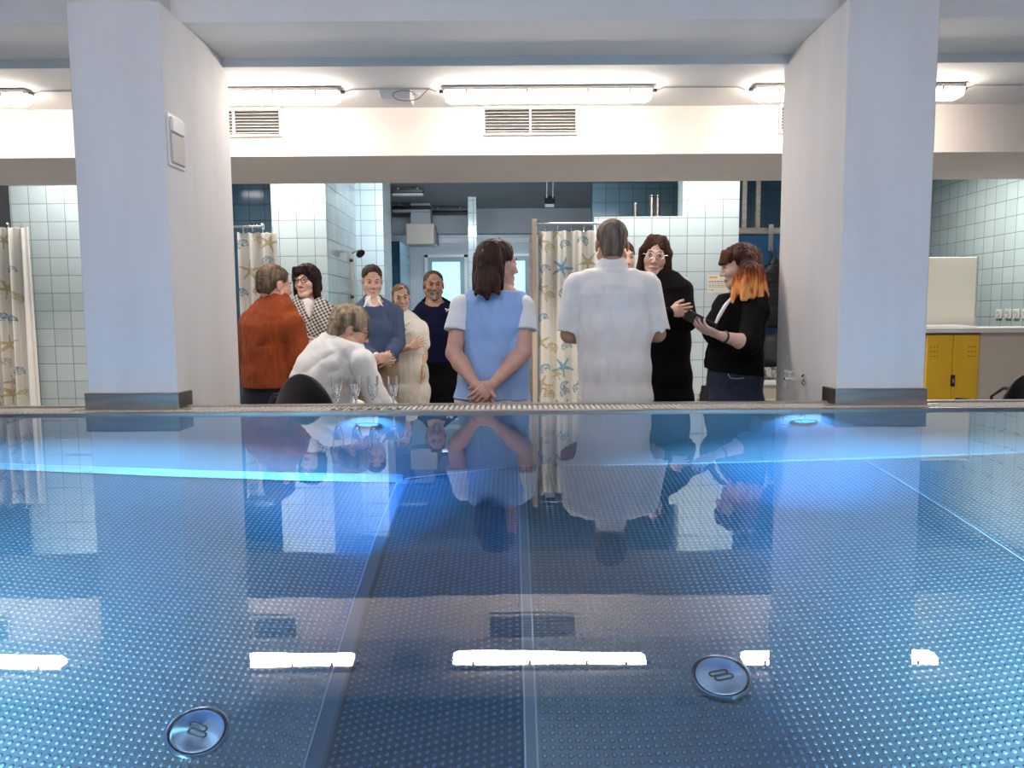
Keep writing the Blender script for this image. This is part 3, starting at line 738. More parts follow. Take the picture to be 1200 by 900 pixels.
def person(label, group=None, foot=(0, 0, 0)):
    return None
def build_person(label, body, skinm, head, h=.0042, cat='person', group=None):
    V, Q = sdf_mesh(body, h)
    mi = head.paint(V, Q)
    lo = V.min(0); hi = V.max(0); org = Vector(((lo[0] + hi[0]) / 2, (lo[1] + hi[1]) / 2, lo[2]))
    o = np_obj('person', V, Q, [skinm, M['lips'] if head.fem else M['lips_m']], None, mi, org)
    tag(o, label, cat, group); o['_org'] = list(org)
    return o
class Parts:
    """adds clothing and hair given in room coordinates as children of a person"""
    def __init__(s, root): s.root = root
    def add(s, name, ops, m, h=.006, label=None, mats=None, midx=None):
        V, Q = sdf_mesh(ops, h); mi = midx(V, Q) if midx else None
        o = np_obj(name, V, Q, mats or [m], s.root, mi); o.location = [-c for c in s.root.location]
        if label: o['label'] = label
        return o
    def fix(s):
        """children made with world coordinates: shift them to the person's origin"""
        for c in s.root.children:
            if c.location.length < 1e-6: c.location = [-q for q in s.root.location]
def soften(st): return st
def stand_legs(hipc, L, spread=.09, fwd=(0, 1), knee_z=None, inf=0, toes=True, r=(.085, .058, .055, .036), sep=0.0):
    """two straight legs from the hips to the floor"""
    hipc = A3(hipc); L = unit(L); f = A3((fwd[0], fwd[1], 0)); o = []
    for q in (-1, 1):
        H = hipc + L * q * spread; An = H + L * q * (.02 + sep); An[2] = FLOOR + .09
        K = (H + An) / 2 + f * .015; K[2] = FLOOR + .09 + (H[2] - FLOOR - .09) * .50
        toe = An + f * .15; toe[2] = FLOOR + .03
        o += leg_ops(H, K, An, r=r, inf=inf, toe=toe if toes else None)
    return o

# ================================================================== the people
def C(px, py, Y): return A3(W(px, py, Y))
def ST(Y, rows):
    """torso stations from (px, py, half width in metres, half depth in metres[, Y shift])"""
    return [(C(r[0], r[1], Y + (r[4] if len(r) > 4 else 0)), r[2], r[3]) for r in rows]
def px2m(px, Y): return px * Y / F
cloth = lambda n, c, **k: mat(n, c, k.pop('rough', .85), noise=k.pop('noise', .05), nscale=k.pop('nscale', 14), bump=.25, bscale=220, sheen=k.pop('sheen', .15), **k)
M['c_white'] = cloth('linen_white', (.80, .80, .79)); M['c_offwhite'] = cloth('trousers_offwhite', (.74, .70, .62))
M['c_vest'] = cloth('fleece_light_blue', (.30, .47, .80)); M['c_tee'] = cloth('tee_white', (.82, .83, .85))
M['c_rust'] = cloth('velvet_rust', (.25, .048, .012), spec=.2, sheen=.05, noise=.25, nscale=9); M['c_navy'] = cloth('sweater_blue', (.042, .070, .145), sheen=.05)
M['c_navytee'] = cloth('tee_navy', (.002, .003, .028), sheen=.02, spec=.2); M['c_black'] = cloth('black_cloth', (.004, .004, .005), sheen=0, spec=.12); M['c_jeans'] = cloth('denim', (.007, .016, .045), sheen=.03, noise=.25)
M['c_khaki'] = cloth('chino_brown', (.22, .15, .09)); M['c_cream'] = cloth('tee_cream', (.80, .76, .68)); M['c_creamtr'] = cloth('trousers_cream', (.66, .61, .53))
M['c_darkjeans'] = cloth('dark_denim', (.006, .009, .022), sheen=.02); M['metal_thin'] = mat('thin_metal', (.5, .5, .5), .25, 1)
M['shoe'] = mat('shoe_leather', (.02, .018, .016), .4)
# black and white check
def check_mat():
    m, nt, b = newmat('check_wool'); b.inputs['Roughness'].default_value = .9
    tc = N(nt, 'ShaderNodeTexCoord'); s = N(nt, 'ShaderNodeSeparateXYZ'); nt.links.new(tc.outputs['Object'], s.inputs[0])
    P = .021; ang = .5
    u = mathn(nt, 'ADD', mathn(nt, 'MULTIPLY', s.outputs['X'], math.cos(ang)), mathn(nt, 'MULTIPLY', s.outputs['Z'], math.sin(ang)))
    v = mathn(nt, 'SUBTRACT', mathn(nt, 'MULTIPLY', s.outputs['Z'], math.cos(ang)), mathn(nt, 'MULTIPLY', s.outputs['X'], math.sin(ang)))
    a = mathn(nt, 'GREATER_THAN', mathn(nt, 'FRACT', mathn(nt, 'ADD', mathn(nt, 'DIVIDE', u, P), 50)), .5)
    c = mathn(nt, 'GREATER_THAN', mathn(nt, 'FRACT', mathn(nt, 'ADD', mathn(nt, 'DIVIDE', v, P), 50)), .5)
    big = mathn(nt, 'GREATER_THAN', mathn(nt, 'FRACT', mathn(nt, 'ADD', mathn(nt, 'DIVIDE', u, P * 6), 50)), .35)
    f = mathn(nt, 'MULTIPLY', mathn(nt, 'ADD', mathn(nt, 'MULTIPLY', mathn(nt, 'ADD', a, c), .5), mathn(nt, 'MULTIPLY', mathn(nt, 'MULTIPLY', a, c), .3)), mathn(nt, 'ADD', mathn(nt, 'MULTIPLY', big, .35), .65))
    mx = N(nt, 'ShaderNodeMix', data_type='RGBA'); nt.links.new(f, mx.inputs['Factor']); mx.inputs['A'].default_value = (.008, .008, .009, 1); mx.inputs['B'].default_value = (.60, .57, .54, 1)
    nt.links.new(mx.outputs['Result'], b.inputs['Base Color']); return m
M['c_check'] = check_mat()
X_ = (1, 0, 0)

def tops(P, name, st, L, arms, m, inf=.012, upto=2, hem=None, amp=.004, seed=1, h=.006, extra=(), ar=None, label=None, fr=(14, 14, 5)):
    """a garment over the torso and the arms"""
    o = torso_ops(st, L, inf)
    for a in arms: o += arm_ops(a[0], a[1], a[2], inf=inf + .004, upto=(a[3] if len(a) > 3 else upto), **(dict(r=ar) if ar else {}))
    o += list(extra)
    o.append(Noise(amp, fr, seed)); o.append(Noise(amp * .45, (38, 38, 14), seed + 3, True))
    if hem is not None: o.append(Cut((0, 0, hem), (0, 0, -1)))
    for a in arms:
        u = a[3] if len(a) > 3 else upto
        if u < 1: p = A3(a[0]) + (A3(a[1]) - A3(a[0])) * u
    return P.add(name, o, m, h, label)

def legwear(P, name, st, L, m, waist_z, spread=.09, sep=0.0, fwd=(0, 1), inf=.016, h=.008, n=3, cuff=FLOOR + .05, extra=(), seed=3):
    """trousers wrapped round the hips given by the torso stations, with two legs down to the shoes"""
    o = torso_ops(st[:n + 1], L, .008) + stand_legs(st[0][0], L, spread=spread, sep=sep, inf=inf, toes=False, fwd=fwd) + list(extra)
    a = st[0][0] - np.array([0, 0, .06]); o.append(Seg(a, st[0][0], st[0][1] + .002, st[0][1] + .008, L=L, da=st[0][2], db=st[0][2] + .008, k=.03))
    o += [Noise(.004, (12, 12, 5), seed), Noise(.003, (26, 26, 12), seed + 2, True), Cut((0, 0, waist_z), (0, 0, 1)), Cut((0, 0, cuff), (0, 0, -1))]
    return P.add(name, o, m, h)

# ---- 1. man in a short sleeved white shirt, back to the pool
def man_white():
    Y = 3.75; hd = Head(C(717, 287, Y), 4, 4, 0, 1.0)
    st = ST(Y, [(720, 500, .175, .125), (721, 468, .172, .128), (720, 430, .165, .125), (719, 385, .168, .125), (717, 345, .172, .115), (717, 331, .14, .085), (717, 322, .075, .06)])
    sl, sr = C(675, 335, Y), C(760, 335, Y); el, er = C(667, 392, Y + .03), C(770, 391, Y + .03); wl, wr = C(690, 393, Y + .27), C(748, 390, Y + .27)
    body = torso_ops(st, X_, -.01) + hd.ops(C(717, 328, Y), .054)
    body += arm_ops(sl, el, wl) + arm_ops(sr, er, wr) + stand_legs(C(720, 500, Y), X_)
    body += hand_ops(wl, (.5, .8, .1), (0, .2, 1), 1, (.5,) * 4) + hand_ops(wr, (-.5, .8, .1), (0, .2, 1), -1, (.5,) * 4)
    o = build_person('man with cropped grey hair in a short-sleeved white shirt, back turned to the pool', body, SK['tan'], hd); P = Parts(o)
    sh = []
    for s_, e_, w_, q in ((sl, el, wl, -1), (sr, er, wr, 1)):
        c = s_ + (e_ - s_) * .86 + np.array([.004 * q, 0, 0])
        dn = unit(c - s_); sh += [Seg(s_ + np.array([-.002 * q, 0, .002]), c + dn * .03, .065, .065, k=.02)]
        sh += [Ell(c + dn * .085, (.085, .10, .085), k=.003, mode='sub')]
    sh += torso_ops(st, X_, .014, k=.025)
    for s_, q in ((sl, -1), (sr, 1)): sh.append(Seg(C(717, 322, Y), s_ + np.array([-.02 * q, 0, 0]), .05, .056, k=.04))
    sh += [Noise(.007, (9, 9, 3.5), 2), Noise(.004, (22, 22, 7), 5, True), Cut((0, 0, W(720, 469, Y).z), (0, 0, -1)), Cut(C(717, 315, Y), (0, -.2, 1))]
    P.add('shirt', sh, M['c_white'], .005)
    cl = [Seg(C(717, 318, Y), C(717, 307, Y), .076, .070, L=X_, da=.080, db=.074, k=.01), Seg(C(717, 330, Y), C(717, 300, Y), .060, .060, L=X_, da=.066, db=.064, k=.004, mode='sub'), Seg(C(717, 318, Y - .004), C(717, 314, Y - .004), .088, .080, L=X_, da=.092, db=.084, k=.008), Seg(C(717, 330, Y), C(717, 300, Y), .060, .060, L=X_, da=.066, db=.064, k=.004, mode='sub'), Cut(C(717, 307, Y), (0, .35, 1))]
    c_ = P.add('collar', cl, M['c_white'], .004)
    b = MB(); b.tube([C(683, 337, Y - .128), C(700, 334, Y - .135), C(717, 333, Y - .137), C(735, 334, Y - .135), C(752, 337, Y - .128)], .0016, 6); b.build('yoke_seam', M['c_white'], o)
    legwear(P, 'trousers', st, X_, M['c_offwhite'], W(720, 464, Y).z)
    shoes(P, C(720, 500, Y), X_, (0, 1))
    hr = [hd.el((0, -.020, .045), (.078, .092, .080)), hd.el((0, -.055, -.025), (.056, .048, .066), .03), hd.el((0, .085, .035), (.075, .060, .085), .01, 'sub'), hd.el((0, .06, -.05), (.09, .07, .07), .01, 'sub'),
          hd.el((.082, -.006, -.02), (.022, .028, .048), .006, 'sub'), hd.el((-.082, -.006, -.02), (.022, .028, .048), .006, 'sub'), Noise(.0018, (160, 160, 60), 3, True), Cut(hd.p(0, -.05, -.078), hd.R @ np.array([0, -.4, -1]))]
    P.add('hair', hr, M['hair_crop'], .004)
    hd.face_parts(o); P.fix(); return o
def shoes(P, hipc, L, fwd, spread=.09, sep=0.0, m=None):
    hipc = A3(hipc); L = unit(L); f = A3((fwd[0], fwd[1], 0))
    for q in (-1, 1):
        An = hipc + L * q * (spread + .02 + sep); An[2] = FLOOR + .05
        t = An + f * .15; t[2] = FLOOR + .038
        P.add('shoe', [Seg(An - f * .04, t, .048, .044, k=.02), Seg(An + np.array([0, 0, .03]), An + np.array([0, 0, .05]), .045, .042, k=.02), Cut((0, 0, FLOOR + .002), (0, 0, -1))], m or M['shoe'], .007)

# ---- 2. woman in a light blue vest, hands behind her back
def woman_vest():
    Y = 3.66; hd = Head(C(584, 309, Y), 62, 2, 0, .97, True)
    st = ST(Y, [(578, 500, .170, .125), (577, 472, .172, .125), (577, 440, .155, .115), (579, 410, .145, .105), (580, 380, .155, .110), (580, 356, .158, .095), (581, 345, .11, .07), (582, 336, .06, .055)])
    L = unit((1, -.15, 0))
    sl, sr = C(541, 360, Y + .0), C(613, 361, Y - .03); el, er = C(532, 414, Y - .06), C(613, 412, Y - .09); wl, wr = C(558, 452, Y - .20), C(578, 450, Y - .22)
    body = torso_ops(st, L, -.012) + hd.ops(C(583, 343, Y), .047)
    ra = (.044, .040, .041, .029, .023)
    body += arm_ops(sl, el, wl, r=ra) + arm_ops(sr, er, wr, r=ra) + stand_legs(C(578, 500, Y), L)
    body += hand_ops(wr, (-.65, -.15, -.55), (.0, 1, -.1), -1, (.35, .40, .42, .42), sc=.92, wr=.022) + hand_ops(wl, (.45, -.1, -.75), (0, -1, .1), -1, (.50, .50, .50, .52), thumb=(.5, .4), sc=.9, wr=.022)
    o = build_person('woman in a light blue vest over a white tee, hands clasped behind her back', body, SK['pink'], hd, .0038); P = Parts(o)
    v = torso_ops(st, L, .010) + [Seg(C(578, 470, Y), C(578, 445, Y), .190, .165, L=L, da=.145, db=.126)]
    v += [Noise(.008, (8, 8, 5), 6), Noise(.004, (20, 20, 9), 8, True), Cut((0, 0, W(578, 467, Y).z), (0, 0, -1)), Cut(C(582, 338, Y), (.1, -.1, 1))]
    P.add('vest', v, M['c_vest'], .005)
    b = MB(); hz = W(578, 466, Y).z
    b.tube([(st[1][0][0] + .188 * math.cos(t), st[1][0][1] + .143 * math.sin(t), hz + .006) for t in [2 * PI * k / 40 for k in range(41)]], .005, 6, False); b.build('hem_band', M['c_vest'], o, True)
    for s_, e_, q in ((sl, el, -1), (sr, er, 1)):
        e2 = s_ + (e_ - s_) * .50 + np.array([.006 * q, 0, 0])
        P.add('sleeve', [Seg(s_ + np.array([.0, 0, .004]), e2, .055, .061, k=.02), Seg(s_ + np.array([-.05 * q, 0, .01]), s_ + np.array([.0, 0, .004]), .05, .055, k=.02), Cut(e2 + (e_ - s_) * .02, unit(e_ - s_)), Noise(.003, (20, 20, 10), 3 + q)], M['c_tee'], .005)
    legwear(P, 'trousers', st, L, M['c_offwhite'], W(578, 464, Y).z); shoes(P, C(578, 500, Y), L, (0, 1))
    hr = [hd.el((0, -.022, .042), (.086, .100, .086)), hd.el((0, -.075, -.04), (.080, .055, .10), .03), Seg(hd.p(0, -.055, .0), hd.p(-.01, -.085, -.135), .086, .074, L=hd.R[:, 0], da=.06, db=.040, k=.03),
          Seg(hd.p(-.065, -.01, .01), hd.p(-.070, .0, -.12), .030, .022, k=.02), Seg(hd.p(.072, -.04, .02), hd.p(.074, -.03, -.125), .026, .022, k=.02), Seg(C(574, 318, Y - .09), C(568, 340, Y - .135), .062, .040, L=X_, da=.045, db=.022, k=.02), Seg(C(562, 325, Y - .07), C(557, 345, Y - .115), .030, .012, k=.02), Seg(C(580, 330, Y - .11), C(585, 344, Y - .135), .028, .010, k=.02), Seg(C(571, 332, Y - .12), C(571, 350, Y - .14), .028, .009, k=.02),
          hd.el((0, .090, -.035), (.068, .065, .10), .012, 'sub'), hd.el((.085, .02, -.02), (.020, .030, .035), .01, 'sub'),
          Noise(.006, (34, 34, 7), 3), Noise(.004, (80, 80, 12), 5, True)]
    P.add('hair', hr, M['hair_brown'], .0045); hd.face_parts(o); P.fix(); return o

def dyed_hair(z_top, z_tip):
    """copper-brown roots that turn orange towards the ends, in uneven strands"""
    m, nt, b = newmat('hair_copper_to_orange'); b.inputs['Roughness'].default_value = .55; b.inputs['Specular IOR Level'].default_value = .2
    tc = N(nt, 'ShaderNodeTexCoord'); sp = N(nt, 'ShaderNodeSeparateXYZ'); nt.links.new(tc.outputs['Object'], sp.inputs[0])
    mp = N(nt, 'ShaderNodeMapping'); mp.inputs['Scale'].default_value = (1, 1, .08); nt.links.new(tc.outputs['Object'], mp.inputs['Vector'])
    n = N(nt, 'ShaderNodeTexNoise'); n.inputs['Scale'].default_value = 60; n.inputs['Detail'].default_value = 3; nt.links.new(mp.outputs[0], n.inputs['Vector'])
    t = N(nt, 'ShaderNodeMapRange'); nt.links.new(sp.outputs['Z'], t.inputs['Value']); t.inputs['From Min'].default_value = z_top; t.inputs['From Max'].default_value = z_tip
    f = mathn(nt, 'ADD', t.outputs[0], mathn(nt, 'MULTIPLY', mathn(nt, 'SUBTRACT', n.outputs['Fac'], .5), 1.6))
    r = N(nt, 'ShaderNodeValToRGB'); nt.links.new(f, r.inputs['Fac']); e = r.color_ramp.elements
    e[0].position = .05; e[0].color = (.030, .007, .004, 1); e[1].position = 1.0; e[1].color = (.74, .30, .09, 1)
    q = r.color_ramp.elements.new(.45); q.color = (.15, .03, .006, 1); q = r.color_ramp.elements.new(.75); q.color = (.42, .09, .010, 1)
    nt.links.new(r.outputs[0], b.inputs['Base Color']); bp = N(nt, 'ShaderNodeBump'); bp.inputs['Strength'].default_value = .5; bp.inputs['Distance'].default_value = .003
    nt.links.new(n.outputs['Fac'], bp.inputs['Height']); nt.links.new(bp.outputs[0], b.inputs['Normal']); return m

# ---- 3. red-haired woman in black with a phone
def woman_red():
    Y = 4.02; hd = Head(C(866, 311, Y), -72 - 12, 10, 0, .95, True)
    L = unit((.55, -.83, 0))
    st = ST(Y, [(862, 500, .165, .125), (861, 470, .158, .115), (861, 445, .145, .112), (862, 420, .130, .110), (863, 392, .138, .112), (868, 362, .150, .098), (871, 348, .11, .075), (870, 338, .055, .055)])
    sr = C(882, 362, Y - .12); er = C(878, 403, Y - .22); wr = C(843, 393, Y - .30)
    sl = C(853, 360, Y + .10); el = C(838, 415, Y + .16); wl = C(833, 447, Y + .10)
    ra = (.042, .038, .039, .027, .021)
    body = torso_ops(st, L, -.012) + hd.ops(C(870, 345, Y), .045) + arm_ops(sr, er, wr, r=ra) + arm_ops(sl, el, wl, r=ra) + stand_legs(C(862, 500, Y), L, fwd=(-.8, -.3))
    body += hand_ops(wr, (-.93, .0, .38), (-.15, .35, .9), 1, (.30, .34, .40, .45), thumb=(.5, .55), sc=.93, wr=.021) + hand_ops(wl, (-.15, 0, -1), (-1, 0, .1), 1, (.5,) * 4, sc=.9, wr=.021)
    o = build_person('woman with long orange-tipped hair and a fringe, in black with jeans, looking at her phone', body, SK['light'], hd, .0038); P = Parts(o)
    ja = torso_ops(st, L, .012) + [Seg(C(860, 436, Y), C(862, 400, Y), .155, .140, L=L, da=.132, db=.124), Seg(C(845, 385, Y - .05), C(853, 360, Y - .05), .10, .07, k=.03)]
    ja += arm_ops(sr, er, wr, r=(.052, .052, .048, .04, .04), inf=.006, upto=1.15) + arm_ops(sl, el, wl, r=ra, inf=.014, upto=1.6)
    ja += [Noise(.005, (12, 12, 6), 9), Cut(C(860, 436, Y), (-.12, 0, -1)), Cut(C(870, 340, Y), (-.2, 0, 1))]
    P.add('black_top', ja, M['c_black'], .0055)
    b = MB(); b.tube([C(858, 348, Y - .10), C(850, 358, Y - .13), C(843, 370, Y - .14), C(838, 380, Y - .14)], [.006, .010, .010, .006], 8); tag(b.build('neckline_trim', M['c_tee'], o, True), 'pale patterned strip at the neckline')
    legwear(P, 'jeans', st, L, M['c_jeans'], W(862, 430, Y).z, fwd=(-.8, -.3), inf=.012, h=.006)
    b = MB(); b.tube([C(853, 438, Y - .165), C(856, 443, Y - .165), C(864, 444, Y - .165), C(872, 443, Y - .155)], .0018, 6); b.build('pocket_stitching', mat('stitch', (.35, .33, .34), .7), o); shoes(P, C(862, 500, Y), L, (-.8, -.3))
    hm = hairmat('hair_copper', (.035, .008, .004), (.10, .022, .006), .35); tip = hairmat('hair_orange_tips', (.50, .13, .015), (.85, .36, .07), .4); mid = hairmat('hair_copper_mid', (.12, .025, .006), (.55, .14, .02), .38)
    ax = hd.R
    hr = [hd.el((0, -.018, .042), (.084, .101, .084)), hd.el((0, -.07, -.03), (.078, .055, .10), .03), Seg(hd.p(0, -.06, 0), hd.p(.0, -.085, -.15), .082, .070, L=ax[:, 0], da=.055, db=.040, k=.03),
          Seg(hd.p(-.070, -.035, .03), hd.p(-.078, -.005, -.12), .030, .030, k=.02), Seg(hd.p(-.078, -.005, -.12), hd.p(-.082, .040, -.185), .030, .013, k=.02), Seg(hd.p(-.075, -.05, -.08), hd.p(-.092, -.055, -.195), .035, .016, k=.02),
          Seg(hd.p(.070, -.02, .03), hd.p(.074, .02, -.10), .028, .026, k=.02), Seg(hd.p(.074, .02, -.10), hd.p(.06, .06, -.175), .026, .012, k=.02), Seg(hd.p(0, -.08, -.12), hd.p(-.02, -.115, -.19), .045, .02, k=.02),
          hd.el((0, .108, -.045), (.062, .070, .088), .010, 'sub'), Seg(C(876, 318, Y - .10), C(872, 350, Y - .155), .044, .018, k=.04), Seg(C(884, 320, Y - .09), C(891, 350, Y - .12), .040, .014, k=.04), Seg(C(880, 325, Y - .10), C(882, 346, Y - .15), .040, .018, k=.04), Seg(C(864, 326, Y - .07), C(858, 353, Y - .12), .026, .010, k=.03), Noise(.005, (40, 40, 8), 3), Noise(.004, (95, 95, 12), 5, True)]
    def idx(V, Q):
        c = V[Q].mean(1); z = ((c - hd.c) @ ax)[:, 2] + .02 * vnoise(c[:, 0] * 60, c[:, 1] * 60, c[:, 2] * 6)
        return np.where(z < -.105, 2, np.where(z < -.01, 1, 0))
    P.add('hair', hr, dyed_hair(hd.p(0, 0, .02)[2], hd.p(0, 0, -.13)[2]), .0045)
    fr_ = [Seg(hd.p(x, .070 - abs(x) * .35, .085 - abs(x) * .3), hd.p(x * 1.05, .098 - abs(x) * .45, .028), .015, .011, k=.010) for x in (-.054, -.044, -.034, -.025, -.017, -.008, 0, .008, .017, .025, .034, .044, .054)] + [Noise(.002, (130, 130, 12), 4, True)]
    P.add('fringe', fr_, hm, .004)
    b = MB(); a = unit(wr - er); p = wr - a * .035; u = unit(np.cross(a, (0, 0, 1))); v = np.cross(a, u)
    b.tube([p + u * .0265 * math.cos(t) + v * .0265 * math.sin(t) for t in [2 * PI * k / 20 for k in range(21)]], .006, 6, False); b.build('bracelet', M['black'], o, True)
    hd.face_parts(o, closed=True); P.fix()
    # the phone in her hand
    c = wr + unit((-.93, 0, .38)) * .105 + np.array([.005, .02, .03]); r = empty('smartphone', c); tag(r, 'dark smartphone tilted in the hand of the red-haired woman', 'phone')
    ph = MB().box(-.082, .082, -.039, .039, -.0045, .0045, .003).build('case', M['black'], r); sc_ = MB().box(-.078, .078, -.036, .036, .0046, .0052).build('screen', mat('phone_screen', (.03, .03, .035), .1), r)
    rim = MB().box(-.030, -.002, -.030, -.006, -.0075, -.0045, .002).build('camera_bump', M['metal_thin'], r); 
    r.rotation_euler = (math.radians(-38), math.radians(28), math.radians(-6))
    c = C(829, 464, Y + .06); r = empty('wallet', c); tag(r, 'dark folded wallet held low beside the jeans of the red-haired woman', 'wallet')
    MB().box(-.025, .025, -.04, .04, -.055, .055, .005).build('cover', M['shoe'], r); MB().box(-.026, .026, -.041, .03, -.012, .012, .003).build('strap', M['black'], r); r.rotation_euler = (0, .15, .3)
    return o

# ---- 4. smiling woman with long dark hair in a black dress, arms folded
def woman_black():
    Y = 4.38; hd = Head(C(768, 300, Y), 180 + 12, 4, -6, .98, True)
    st = ST(Y, [(777, 500, .165, .12), (777, 470, .162, .12), (777, 440, .150, .115), (779, 400, .135, .11), (777, 365, .150, .115), (777, 340, .150, .09), (775, 330, .09, .07), (772, 324, .05, .05)])
    L = X_; ra = (.044, .040, .041, .029, .023)
    sl, sr = C(750, 345, Y), C(798, 340, Y); el, er = C(745, 385, Y - .08), C(806, 376, Y - .08); wl, wr = C(785, 366, Y - .20), C(768, 372, Y - .17)
    body = torso_ops(st, L, -.012) + hd.ops(C(772, 331, Y), .045) + arm_ops(sl, el, wl, r=ra) + arm_ops(sr, er, wr, r=ra) + stand_legs(C(777, 500, Y), L, fwd=(0, -1))
    body += hand_ops(wl, (1, 0, .15), (0, 1, 0), 1, (.3,) * 4, sc=.88, wr=.021) + hand_ops(wr, (-1, .1, 0), (0, 1, 0), -1, (.4,) * 4, sc=.88, wr=.021)
    o = build_person('smiling woman with very long dark hair and thin glasses in a black dress', body, SK['light'], hd, .0042); P = Parts(o)
    tops(P, 'dress', st, L, [(sl, el, wl), (sr, er, wr)], M['c_black'], upto=1.95, hem=FLOOR + .35, ar=ra, extra=[Seg(C(777, 480, Y), C(777, 560, Y), .17, .19, L=L, da=.13, db=.15), Seg(C(777, 560, Y), A3((C(777, 560, Y)[0], Y, FLOOR + .3)), .19, .2, L=L, da=.15, db=.16)])
    hr = [hd.el((0, -.016, .042), (.080, .098, .086)), hd.el((0, -.06, -.03), (.078, .05, .10), .03)]
    for q in (-1, 1): hr += [Seg(hd.p(q * .035, .035, .095), hd.p(q * .068, .03, .02), .026, .024, k=.02), Seg(hd.p(q * .068, .03, .02), hd.p(q * .080, .01, -.12), .024, .032, k=.02), Seg(hd.p(q * .080, .01, -.12), hd.p(q * .080 + (-.01), .045, -.26 if q > 0 else -.30), .036, .022, L=hd.R[:, 0], da=.03, db=.018, k=.02)]
    hr += [Seg(hd.p(0, -.06, 0), hd.p(0, -.08, -.25), .08, .06, L=hd.R[:, 0], da=.05, db=.03, k=.03), hd.el((0, .110, -.035), (.056, .072, .105), .008, 'sub'), Noise(.005, (36, 36, 6), 3), Noise(.003, (90, 90, 10), 5, True)]
    P.add('hair', hr, M['hair_brown'], .0045); hd.face_parts(o); hd.glasses(o, M['metal_thin'])
    b = MB(); q = C(801, 353, Y - .115); b.lathe([(.008, 0), (.007, .004), (0, .005)], q, 12, (0, -1, 0)); b.build('cuff_button', M['metal_thin'], o)
    P.fix(); return o

# ---- 5. someone almost hidden behind the man in white
def hidden_person():
    Y = 4.98; hd = Head(C(731, 303, Y), 180 - 10, 0, 0, .95, True)
    st = ST(Y, [(722, 500, .16, .12), (722, 440, .145, .11), (722, 390, .15, .11), (722, 350, .15, .09), (724, 338, .09, .07), (728, 332, .05, .05)])
    sl, sr = C(700, 352, Y), C(748, 352, Y); el, er = C(698, 405, Y), C(746, 405, Y); wl, wr = C(703, 440, Y - .1), C(738, 440, Y - .1)
    body = torso_ops(st, X_, -.012) + hd.ops(C(728, 336, Y), .046) + arm_ops(sl, el, wl, r=(.044, .04, .041, .029, .023)) + arm_ops(sr, er, wr, r=(.044, .04, .041, .029, .023)) + stand_legs(C(722, 500, Y), X_, fwd=(0, -1))
    body += hand_ops(wl, (.2, -.2, -1), (1, 0, 0), 1, sc=.9, wr=.021) + hand_ops(wr, (-.2, -.2, -1), (-1, 0, 0), -1, sc=.9, wr=.021)
    o = build_person('person mostly hidden behind the man in white, one cheek showing past his ear', body, SK['light'], hd, .005); P = Parts(o)
    tops(P, 'sweater', st, X_, [(sl, el, wl), (sr, er, wr)], M['c_white'], upto=1.95, hem=W(722, 450, Y).z)
    legwear(P, 'trousers', st, X_, M['c_black'], W(722, 447, Y).z, fwd=(0, -1), n=2, h=.01); shoes(P, C(722, 500, Y), X_, (0, -1))
    P.add('hair', [hd.el((0, -.018, .042), (.080, .097, .082)), hd.el((0, -.055, -.03), (.07, .05, .06), .03), hd.el((0, .1, -.03), (.060, .068, .09), .008, 'sub'), hd.el((0, .085, -.09), (.09, .09, .06), .008, 'sub'), Noise(.003, (60, 60, 20), 3, True)], M['hair_short'], .005)
    hd.face_parts(o); P.fix(); return o

